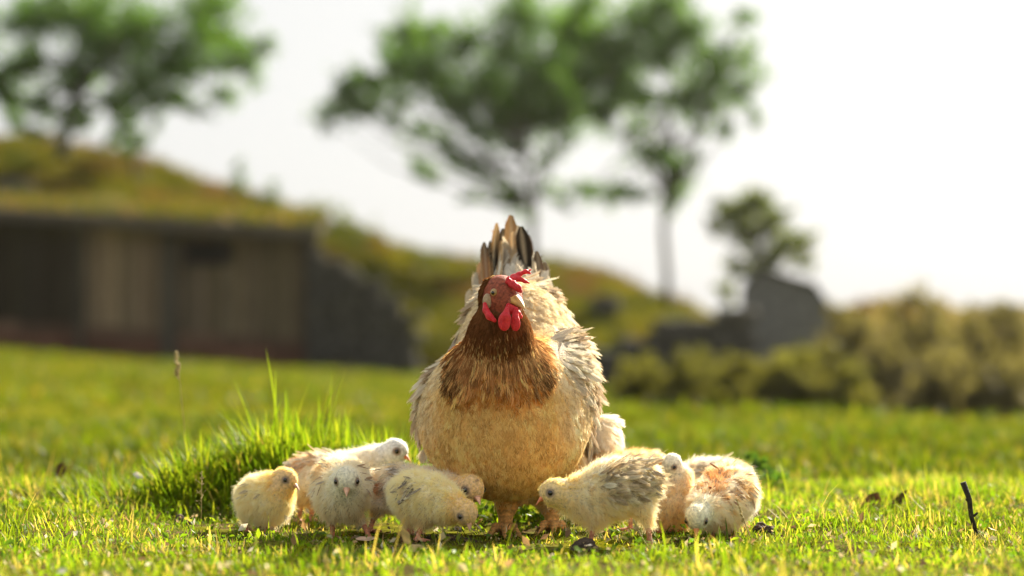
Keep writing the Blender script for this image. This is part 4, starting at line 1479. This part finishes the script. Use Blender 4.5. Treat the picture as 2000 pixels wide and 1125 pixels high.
# ------------------------------------------------------------------ the chicks
def chick(label, d, body, head, face, legs, pal, seed, wing=None, beak_c=((.70, .26, .13), (.75, .34, .2)), nh=22000, up=(0, 0, 1), fluff=1.0):
    """body: [(px,py,dd,r_px)...] rump -> neck; head (px,py,dd,r_px); legs [(hip px,py,dd, foot px, dd)]"""
    r = np.random.default_rng(seed)
    B = [(P(a, b, d + c), q * MPP(d)) for a, b, c, q in body]
    hc = P(head[0], head[1], d + head[2]); hr = head[3] * MPP(d)
    f, s, u = frame(face, up)
    pr = chain(B, .02)
    pr = pr + [(rc(B[-1][0], hc, B[-1][1], hr * .9), .012), (el(hc, (hr * 1.1, hr * .93, hr), np.stack([f, s, u])), .008)]
    feet = []
    lp = []
    for (px, py, dd, fx, fd) in legs:
        hip = P(px, py, d + dd)
        ft = P(fx, 1000, d + fd); ft[2] = float(ground_z(ft[0], ft[1])) + .003
        kn = hip * .45 + ft * .55; kn[2] = ft[2] * .45 + hip[2] * .55; kn[1] += .006
        pr.append((rc(hip, hip * .25 + kn * .75, .0145, .0065), .010))
        lp += [(rc(kn, ft, .0038, .0034), .003)]
        fdir = math.atan2(f[0], -f[1])
        for a, L in ((-.55, .019), (0, .022), (.55, .019), (3.1, .010)):
            dr = np.array([math.sin(fdir + a), -math.cos(fdir + a), 0])
            lp.append((rc(ft, ft + dr * L + [0, 0, -.001], .0028, .0017), .002))
    cxs = np.mean([b[0] for b in B], 0)
    root = thing('chick', (cxs[0], cxs[1], float(ground_z(cxs[0], cxs[1]))), label, 'chick', 'chicks feeding around the hen')
    V, Q, Nn = sdf_mesh(pr + lp, .0016)
    dl = np.min([sd(q, V) for q, k in lp], 0) if lp else np.full(len(V), 1.0)
    db = np.min([sd(q, V) for q, k in pr], 0)
    gz = ground_z(V[:, 0], V[:, 1])
    legm = (dl < db - .002) & (db > .003)
    dh = np.linalg.norm(V - hc, axis=1) / hr
    col = pal(V, hc, hr, f, B)
    for sg in (-1, 1):
        de = np.linalg.norm(V - (hc + (f * .53 + s * sg * .81 + u * .14) * hr), axis=1)
        k = sstep(hr * .48, hr * .26, de)[:, None]
        col = col * (1 - k) + np.array([.36, .26, .19]) * k
    col[legm] = np.array([.50, .21, .12]) * (1 + .2 * noise(V[legm], .006, 4)[:, None])
    mesh_np('body', V, Q, M['skin'], root, col=np.clip(col * np.where(legm, 1, .85)[:, None], 0, 1))
    # eyes and beak
    er = hr * .21
    eyes = []
    for sg in (-1, 1):
        ec = hc + (f * .53 + s * sg * .81 + u * .14) * hr
        eyes.append(ec)
        eye_part(root, ec, s * sg, er)
    bb = hc + f * hr * .90 - u * hr * .2
    beak_parts(root, bb, unit(f - u * .22), s, u, hr * .80, hr * .35, hr * .32, *beak_c, hook=.25)
    # down
    wt = np.where(legm, 0, 1.0)
    for e in eyes: wt = wt * (np.linalg.norm(V - e, axis=1) > er * 1.35)
    wt = wt * (np.linalg.norm(V - (bb + f * hr * .15), axis=1) > hr * .34)
    p, nn = sample_surface(V, Q, Nn, nh, r, wt)
    dh = np.linalg.norm(p - hc, axis=1) / hr
    onhead = sstep(1.75, 1.1, dh)
    flow_b = unit(B[0][0] - B[-1][0]) * .9 + np.array([0, 0, -.7])
    fl = flow_b * (1 - onhead)[:, None] + (-f * 1.0 + [0, 0, -.2]) * onhead[:, None]
    L = (.0088 * (1 - onhead) + 0.0042 * onhead) * fluff * r.uniform(.6, 1.3, len(p))
    long_ = r.uniform(0, 1, len(p)) < .06
    L[long_] *= 1.4
    lift = (.55 * (1 - onhead) + .30 * onhead) * r.uniform(.6, 1.3, len(p))
    fz = r.uniform(0, 1, len(p)) < .2
    lift = np.where(fz, np.clip(lift * 1.6, 0, .95), lift)
    # keep fur away from the eyes
    for e in eyes:
        v = p - e; dd = np.linalg.norm(v, axis=1)
        L = L * np.clip((dd - er) / .010, .15, 1)
    hc_col = pal(p, hc, hr, f, B) * r.uniform(.82, 1.18, (len(p), 1)) * (1 + (.12 * noise(p, .011, 7) + .08 * noise(p, .03, 5)) * (1 - onhead * .6))[:, None]
    pts = strands(p, nn, fl, L, lift, r, 4, .35, .55, clump=.42)
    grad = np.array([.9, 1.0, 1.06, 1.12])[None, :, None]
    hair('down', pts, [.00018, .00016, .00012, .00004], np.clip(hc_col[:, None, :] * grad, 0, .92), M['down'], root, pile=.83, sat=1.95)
    # wing feathers
    if wing:
        for (px, py, dd, rx_, rz_, dirn, nf, wcol, Lf, Wf) in wing:
            c = P(px, py, d + dd)
            pl = Plume()
            q, qn = p, nn
            e = ((p[:, 0] - c[0]) / (rx_ * MPP(d))) ** 2 + ((p[:, 2] - c[2]) / (rz_ * MPP(d))) ** 2
            side = (nn @ unit(np.array(dirn[3:]))) > .15
            ii = np.where((e < 1) & side & (onhead < .2))[0]
            if len(ii) < 4: continue
            ii = r.choice(ii, min(nf, len(ii)), replace=False)
            q, qn = p[ii] + nn[ii] * .0035, nn[ii]; n = len(q)
            bc = np.array(wcol)[r.integers(0, len(wcol), n)] * r.uniform(.75, 1.2, (n, 1))
            pl.add(*feathers(q, qn, np.tile(np.array(dirn[:3], float), (n, 1)), Lf * .8 * r.uniform(.7, 1.3, n), Wf * .8 * r.uniform(.7, 1.2, n), r.uniform(.12, .3, n), r.uniform(0, .2, n),
                             bc * .7, bc, np.clip(bc * 1.15 + .08, 0, .9), r, pointed=.3, jit=.3))
            pl.build('wing', root)
    return root


def pal_make(bodyc, headc_, patches=(), mott=None, mscale=.02, belly=None):
    """patches: (px,py,d, r_px, colour, strength)"""
    PP = [(P(a, b, dd), q * MPP(dd), np.array(c), st) for a, b, dd, q, c, st in patches]
    lift_ = lambda c: np.minimum(np.array(c, float) * 1.17, .92)
    bodyc, headc_ = lift_(bodyc), lift_(headc_)
    belly = None if belly is None else lift_(belly) * 1.08
    def f(p, hc, hr, fw, B):
        dh = np.linalg.norm(p - hc, axis=1) / hr
        t = sstep(2.7, 1.0, dh)[:, None]
        c = np.array(bodyc) * (1 - t) + np.array(headc_) * t
        if mott is not None:
            k = (sstep(.0, .8, noise(p, mscale, 6) + .5 * noise(p, mscale * .4, 9)) * (1 - t[:, 0]))[:, None]
            c = c * (1 - k) + np.array(mott) * k
        if belly is not None:
            zc = np.mean([b[0][2] for b in B])
            k = sstep(zc + .0, zc - .05, p[:, 2])[:, None] * (1 - t)
            c = c * (1 - k) + np.array(belly) * k
        for cc, q, col, st in PP:
            dd = np.sqrt((p[:, 0] - cc[0]) ** 2 + (p[:, 2] - cc[2]) ** 2) / q
            k = (sstep(1.15, .45, dd + .3 * noise(p, .012, 12)) * st)[:, None]
            c = c * (1 - k) + col * k
        return c
    return f


YEL, CRE, WHT, BUFF, TAN, BRNW, GRYW = (.82, .66, .38), (.84, .75, .56), (.90, .86, .76), (.80, .56, .28), (.54, .39, .25), (.42, .23, .12), (.46, .40, .33)
DK = (.06, .045, .035)
OR = ((.72, .20, .07), (.78, .26, .10)); PK = ((.66, .34, .22), (.72, .44, .30))

chick('small yellow chick standing at the left end of the group, facing right', 3.50,
      [(490, 968, .02, 24), (508, 974, .0, 37), (528, 972, -.01, 36), (545, 950, -.015, 24)], (557, 937, -.02, 22), (.86, -.46, -.22),
      [(490, 1000, .01, 478, .01), (530, 1005, -.01, 522, -.01)], pal_make((.80, .68, .45), (.78, .53, .26), belly=(.76, .63, .41)), 1, beak_c=PK,
      wing=[(492, 950, 0, 26, 24, (-.8, .1, -.6, -.2, -1, .3), 16, [CRE, (.6, .5, .34)], .014, .006)])
chick('large white chick with orange beak, its head raised against the hen', 3.66,
      [(590, 925, .02, 30), (620, 935, .0, 42), (680, 930, .0, 40), (722, 905, -.01, 21), (744, 893, -.015, 19)], (772, 881, -.02, 23), (.88, -.40, -.24),
      [(592, 965, .0, 583, .0), (618, 970, -.01, 606, -.01)], pal_make((.76, .70, .60), WHT, [(585, 905, 3.66, 22, BRNW, .8), (610, 892, 3.66, 16, TAN, .8)], belly=(.66, .48, .28)), 2, beak_c=OR,
      wing=[(620, 905, 0, 55, 30, (-.9, .2, -.3, -.2, -1, .4), 50, [WHT, CRE, TAN, (.6, .45, .33)], .022, .008)])
chick('cream chick facing the camera with lowered head and one foot lifted', 3.40,
      [(668, 938, .07, 44), (666, 948, .03, 48), (668, 965, -.01, 44), (674, 950, -.035, 30)], (677, 937, -.055, 24), (.06, -.88, -.46),
      [(645, 995, .0, 650, -.005), (692, 1000, .0, 722, -.02)], pal_make((.76, .68, .52), (.78, .73, .56), [(622, 920, 3.40, 24, (.62, .42, .26), .7), (640, 915, 3.4, 14, TAN, .7)], belly=(.60, .50, .35)), 3, beak_c=PK,
      wing=[(622, 920, 0, 24, 38, (-.3, .6, -.7, -.8, -.6, .2), 40, [CRE, TAN, (.66, .48, .32), GRYW], .018, .006), (716, 920, 0, 22, 36, (.3, .6, -.7, .8, -.6, .2), 34, [CRE, GRYW, TAN], .018, .006)])
chick('pale chick with a dark fleck on its back, buff head showing under the hen', 3.46,
      [(748, 952, .04, 35), (785, 954, .01, 40), (838, 956, -.04, 35), (878, 952, -.08, 24)], (919, 954, -.115, 25), (.52, -.76, -.40),
      [(740, 990, .0, 722, -.01), (800, 995, .0, 805, -.01)], pal_make((.70, .62, .50), (.76, .52, .27), [(770, 920, 3.46, 12, DK, .7), (735, 950, 3.46, 18, (.45, .2, .11), .8), (932, 937, 3.35, 4, DK, .6)], belly=(.55, .44, .30)), 4, beak_c=PK,
      wing=[(770, 935, 0, 44, 26, (-.9, .2, -.4, -.1, -1, .2), 24, [GRYW, CRE, WHT], .018, .007)])
chick('large cream chick with feathered tan wing, facing left beside the hen', 3.25,
      [(1264, 938, .01, 25), (1240, 945, .01, 41), (1197, 955, .0, 50), (1148, 973, .0, 41), (1112, 968, -.005, 27)], (1081, 961, -.01, 25), (-.90, -.30, -.28),
      [(1256, 992, -.01, 1272, -.015), (1165, 1005, -.01, 1152, -.02)],
      pal_make((.80, .70, .50), (.80, .58, .29), [(1125, 915, 3.3, 20, TAN, .3)], mott=(.70, .58, .40), belly=(.68, .56, .38)), 5, beak_c=OR, nh=26000,
      wing=[(1224, 938, 0, 60, 42, (.95, .1, -.12, .1, -1, .3), 170, [CRE, (.66, .54, .37), (.54, .43, .28), (.72, .60, .42), (.78, .67, .48), (.44, .35, .24)], .024, .0090),
            (1262, 945, 0, 20, 26, (.95, .1, -.5, .1, -1, .2), 10, [(.08, .065, .06), (.5, .44, .35), (.16, .13, .12)], .022, .005)])
chick('pale yellow chick pecking at the ground with its head lowest of all', 3.30,
      [(793, 962, .03, 33), (815, 969, .0, 41), (848, 974, -.02, 36), (877, 988, -.035, 27)], (910, 1001, -.05, 22), (.34, -.58, -.74),
      [(805, 1000, .0, 793, -.01), (835, 1005, -.02, 815, -.03)], pal_make((.78, .68, .44), (.76, .52, .26), [(795, 955, 3.3, 15, GRYW, .7), (845, 965, 3.3, 8, GRYW, .6)], belly=(.58, .46, .28)), 6, beak_c=PK,
      wing=[(798, 955, 0, 28, 22, (-.8, .2, -.5, -.1, -1, .3), 20, [GRYW, CRE, (.3, .25, .2)], .015, .005)])
chick('brown backed chick mostly hidden behind the large cream chick', 3.52,
      [(1278, 908, .02, 24), (1240, 922, .01, 34), (1190, 930, .0, 38), (1145, 940, .0, 30)], (1122, 962, -.01, 22), (-.85, -.2, -.5),
      [(1230, 970, .0, 1232, .0), (1180, 975, .0, 1178, 0)], pal_make((.66, .54, .38), (.68, .52, .32), [(1290, 905, 3.52, 14, BRNW, .6), (1130, 915, 3.52, 24, BRNW, .6)], mott=(.46, .31, .18), mscale=.025), 7, nh=17000,
      wing=[(1265, 908, 0, 44, 20, (.9, .1, -.4, .1, -1, .3), 24, [CRE, TAN, WHT], .02, .008)])
chick('slim white necked chick standing upright and preening its breast', 3.45,
      [(1312, 1005, .02, 30), (1315, 985, .0, 32), (1320, 955, .0, 24), (1328, 930, .005, 17)], (1312, 906, -.01, 18), (-.48, -.40, -.78),
      [(1305, 1015, .0, 1298, 0), (1330, 1015, 0, 1330, 0)], pal_make((.74, .58, .40), (.80, .74, .60), belly=(.64, .43, .25)), 8, nh=16000, fluff=.75)
chick('brown and white mottled chick facing the camera, pecking with its pale crown showing', 3.38,
      [(1428, 945, .07, 42), (1422, 965, .03, 50), (1400, 985, -.01, 42), (1378, 995, -.045, 27)], (1361, 1010, -.075, 22), (-.12, -.58, -.80),
      [(1430, 1010, .0, 1435, -.01), (1390, 1010, .0, 1392, -.02)],
      pal_make((.78, .68, .52), (.80, .76, .58), [(1400, 935, 3.4, 26, BRNW, .85), (1445, 950, 3.4, 22, TAN, .8), (1425, 945, 3.36, 9, WHT, .9), (1470, 1000, 3.38, 24, (.82, .8, .74), .8)], mott=(.48, .32, .19), mscale=.026, belly=(.62, .50, .36)), 9, nh=24000,
      wing=[(1440, 950, 0, 34, 42, (.3, .4, -.9, .4, -1, .4), 46, [TAN, BRNW, CRE, (.6, .46, .33)], .016, .006), (1385, 935, 0, 26, 30, (-.2, .3, -.9, -.3, -1, .4), 20, [BRNW, (.5, .3, .17)], .015, .006)])
chick('grey streaked pale chick seen only as a back behind the mottled chick', 3.72,
      [(1448, 928, .01, 18), (1415, 936, .0, 32), (1370, 938, .0, 34), (1350, 945, .0, 28)], (1335, 965, -.01, 22), (-.85, -.1, -.6),
      [(1410, 970, 0, 1410, 0), (1370, 970, 0, 1370, 0)], pal_make((.70, .66, .56), (.74, .66, .5), mott=(.46, .40, .33), mscale=.018), 10, nh=16000,
      wing=[(1395, 918, 0, 60, 16, (.95, .05, -.1, .1, -1, .6), 36, [GRYW, WHT, CRE], .026, .008)])


# ------------------------------------------------------------------ small things in the grass
r = np.random.default_rng(77)


def gpt(px, d, up=0.0):
    x = P(px, 1000, d)[0]
    return np.array([x, d, float(ground_z(x, d)) + up])


# dark twig standing at the right
b = gpt(1912, 3.42); top = P(1881, 942, 3.42)
tw = thing('twig', b, 'dark bare twig sticking up out of the grass on the right', 'twig')
mid = (b + top) / 2
V, q, t = tube(np.array([b - [0, 0, .01], b * .6 + top * .4 + [-.002, 0, -.004], b * .35 + top * .65 + [.001, 0, .002], top]), [.0028, .0034, .0036, .0044], 9)
st = mesh_np('stem', V, [q, t], M['twig'], tw)
for k, (tt, dx) in enumerate(((.35, .008), (.62, -.006))):
    a = b * (1 - tt) + top * tt
    V, q, t = tube(np.array([a, a + [dx * .5, 0, .003], a + [dx * .75, 0, .005]]), [.0022, .0017, .0012], 6)
    mesh_np('bud', V, [q, t], M['twig'], tw)


def clod(lb, px, d, wpx, hpx, seed, name='soil_clod'):
    rr = np.random.default_rng(seed)
    c = gpt(px, d, hpx * MPP(d) * .05)
    w_, h_ = wpx * MPP(d) * .5, hpx * MPP(d) * .5
    pr = [(el(c, (w_ * .7, w_ * .6, h_ * .8)), .004)]
    for _ in range(9):
        o = rr.normal(size=3) * [w_ * .45, w_ * .35, h_ * .4]
        pr.append((el(c + o, rr.uniform(.25, .5) * np.array([w_, w_, h_ * 1.3])), .003))
    V, Q, N_ = sdf_mesh(pr, .0016, .004)
    V = V + N_ * (noise(V, .006, 4) * .0008)[:, None]
    return tag(mesh_np(name, V, Q, M['soil']), lb, 'soil clod', 'clods of soil in the grass')


clod('dark crumbly clod of soil under the large cream chick', 1140, 3.20, 88, 34, 1)
clod('small brown clod in the grass right of the mottled chick', 1496, 3.44, 42, 26, 2)
clod('dark clod in the grass left of the chicks', 352, 3.62, 40, 30, 3)
clod('low brown clod under the pecking chick', 880, 3.3, 90, 24, 4)


def dry_leaf(lb, px, py, d, L, wd, n, dirn, col, curl=.4):
    c = P(px, py, d); n = unit(np.array(n, float)); dd = unit(np.array(dirn, float)); s = unit(np.cross(dd, n)); up = np.cross(s, dd)
    V, cc = [], []
    T = np.linspace(0, 1, 8)
    for t in T:
        wv = wd * .5 * math.sin(math.pi * min(1, .08 + t * .92)) ** .7
        c0 = c + dd * L * (t - .5) + up * curl * L * (t - .5) ** 2
        for uu in (-1, -.4, .4, 1):
            V.append(c0 + s * wv * uu * (1 + .12 * math.sin(11 * t + uu)) + up * abs(uu) * wv * .35)
            cc.append(np.array(col) * (1 + .25 * math.sin(7 * t + 2 * uu)))
    Q = [[i * 4 + j, i * 4 + j + 1, i * 4 + j + 5, i * 4 + j + 4] for i in range(7) for j in range(3)]
    o = mesh_np('dry_leaf', V, np.array(Q), M['dryleaf'], col=np.array(cc))
    sm = o.modifiers.new('thickness', 'SOLIDIFY'); sm.thickness = .0006
    return tag(o, lb, 'leaf', 'dry leaves in the grass')


dry_leaf('pale pinkish leaf lying flat in front of the camera-facing chick', 715, 1054, 3.28, .028, .010, (0, -.6, 1), (1, .1, .02), (.66, .48, .34))
dry_leaf('straw yellow leaf standing in the grass below the pecking yellow chick', 792, 1048, 3.12, .022, .011, (.3, -1, .3), (-.4, .1, 1), (.66, .50, .20))
dry_leaf('crumpled straw yellow leaf lying under the standing one', 812, 1072, 3.10, .022, .012, (.1, -1, .7), (1, .1, .1), (.60, .47, .24))
dry_leaf('curled brown leaf standing in the grass at the right', 1702, 984, 3.85, .042, .030, (.2, -1, .1), (.5, 0, 1), (.20, .11, .06))
dry_leaf('folded dark brown leaf leaning left beside the curled brown one', 1750, 982, 3.84, .055, .013, (0, -1, .3), (.8, 0, .9), (.12, .075, .045))
dry_leaf('long pale dry leaf lying in the grass right of the chicks', 1630, 1058, 3.28, .045, .009, (0, -.7, 1), (.9, .1, .5), (.66, .60, .44))
dry_leaf('broad pale dry leaf in the near grass at the lower right', 1690, 1090, 3.02, .032, .016, (.2, -.8, 1), (.9, 0, .5), (.62, .58, .42))
dry_leaf('white bleached leaf glinting in the near grass below the hen', 1075, 1094, 2.98, .018, .009, (.2, -.8, .7), (.4, 0, 1), (.78, .76, .72))
dry_leaf('small bleached leaf at the left of the tussock', 270, 930, 3.8, .016, .010, (.2, -.8, .7), (.9, 0, -.5), (.78, .78, .74))
dry_leaf('brown leaf caught in the grass far left', 118, 918, 4.2, .03, .02, (.2, -1, .4), (.5, 0, 1), (.14, .08, .05))
b = gpt(1498, 4.45)
tree('weed', 'dark leafy weed growing in the field behind the mottled chick', b, 4.45, [(1498, 960), (1496, 945), (1494, 930)],
     [(1480, 905, 12), (1500, 915, 15), (1520, 935, 14), (1485, 935, 14), (1505, 945, 16), (1470, 890, 9)], 'green', leaf=.013, dens=2.6, cat='weed', trunk_r=.003, spread=.02, seed=140)
# tiny white flower under the pecking chick
fc = P(894, 1033, 3.29)
fl_ = thing('white_flower', fc, 'tiny white flower in the grass by the pecking chick', 'flower')
for k in range(9):
    a = k / 9 * 6.28
    e = fc + .006 * np.array([math.cos(a), -.3 * abs(math.sin(a)) - .2, .5 * math.sin(a) + .2])
    sd_ = .0016 * np.array([-math.sin(a), 0, math.cos(a)])
    mesh_np('petal', [fc, (fc + e) / 2 + sd_, e, (fc + e) / 2 - sd_], np.array([[0, 1, 2, 3]]), M['dryleaf'], fl_, col=np.tile([.8, .76, .8], (4, 1)))
V, t, q = ball(fc + [0, -.001, 0], .0022, 8, 6)
mesh_np('flower_centre', V, [t, q], M['stem'], fl_)
stem_b = gpt(894, 3.29)
V, q, t = tube(np.array([stem_b, fc]), [.0008, .0007], 5); mesh_np('stem', V, [q, t], M['stem'], fl_)


def seed_head(lb, px, d, top, n, sz, spread, name='seed_stalk', bend=(0, 0, 0), rstem=.0007, drop=.35):
    b = gpt(px, d); tp = P(*top, d)
    root = thing(name, b, lb, 'grass stalk')
    m = (b + tp) / 2 + np.array(bend)
    path = np.array([b, b * .3 + m * .7, m * .5 + tp * .5, tp])
    V, q, t = tube(path, [rstem * 1.3, rstem * 1.1, rstem, rstem * .7], 6)
    mesh_np('stem', V, [q, t], M['stem'], root)
    mb = Mb()
    d0 = unit(tp - m)
    for k in range(n):
        tt = k / max(1, n - 1)
        c = tp - d0 * drop * np.linalg.norm(tp - b) * (1 - tt)
        for _ in range(3):
            e = c + r.normal(size=3) * spread * (1.15 - tt) + d0 * sz * .5
            V, q, t = tube(np.array([c, e]), [.0003, .0002], 4); mb.add(V, q, t)
            dd = unit(e - c + d0 * .004)
            V, q, t = tube(np.array([e - dd * sz * .5, e, e + dd * sz * .5]), [sz * .08, sz * .24, sz * .05], 5); mb.add(V, q, t)
    o = mb.build('spikelets', M['stem'], root); o['kind'] = 'stuff'
    return root


seed_head('tall straw seed head on a thin stalk before the shed', 364, 3.95, (344, 696), 8, .009, .003, bend=(.004, 0, .02), drop=.16)
seed_head('fine branching grass panicle left of the yellow chick', 393, 3.52, (394, 925), 7, .0035, .006, drop=.6)
seed_head('short dry seed stalk before the mottled chick', 1385, 3.3, (1352, 1020), 5, .004, .002, bend=(.006, 0, .012))
seed_head('dry seed stalk at the foot of the large cream chick', 1270, 3.18, (1240, 1022), 6, .006, .002, bend=(-.004, 0, .004))
seed_head('thin dry stalk rising across the flank of the mottled chick', 1470, 3.28, (1440, 980), 6, .005, .0015, bend=(-.002, 0, .004), drop=.45)

# ------------------------------------------------------------------ haze in the air against the low sun
hb_ = Mb(); hb_.box((-160, -50, -4.0), (160, 290, 11.0))
hz = hb_.build('haze', None, None, smooth=False)
hm_, ht_ = mat_new('haze_air')
pv = nd(ht_, 'ShaderNodeVolumePrincipled')
pv.inputs['Color'].default_value = (1.0, 0.96, 0.88, 1)
pv.inputs['Density'].default_value = 0.00022
pv.inputs['Anisotropy'].default_value = 0.75
ho = nd(ht_, 'ShaderNodeOutputMaterial')
ht_.links.new(pv.outputs[0], ho.inputs['Volume'])
hz.data.materials.append(hm_)
tag(hz, kind='stuff')
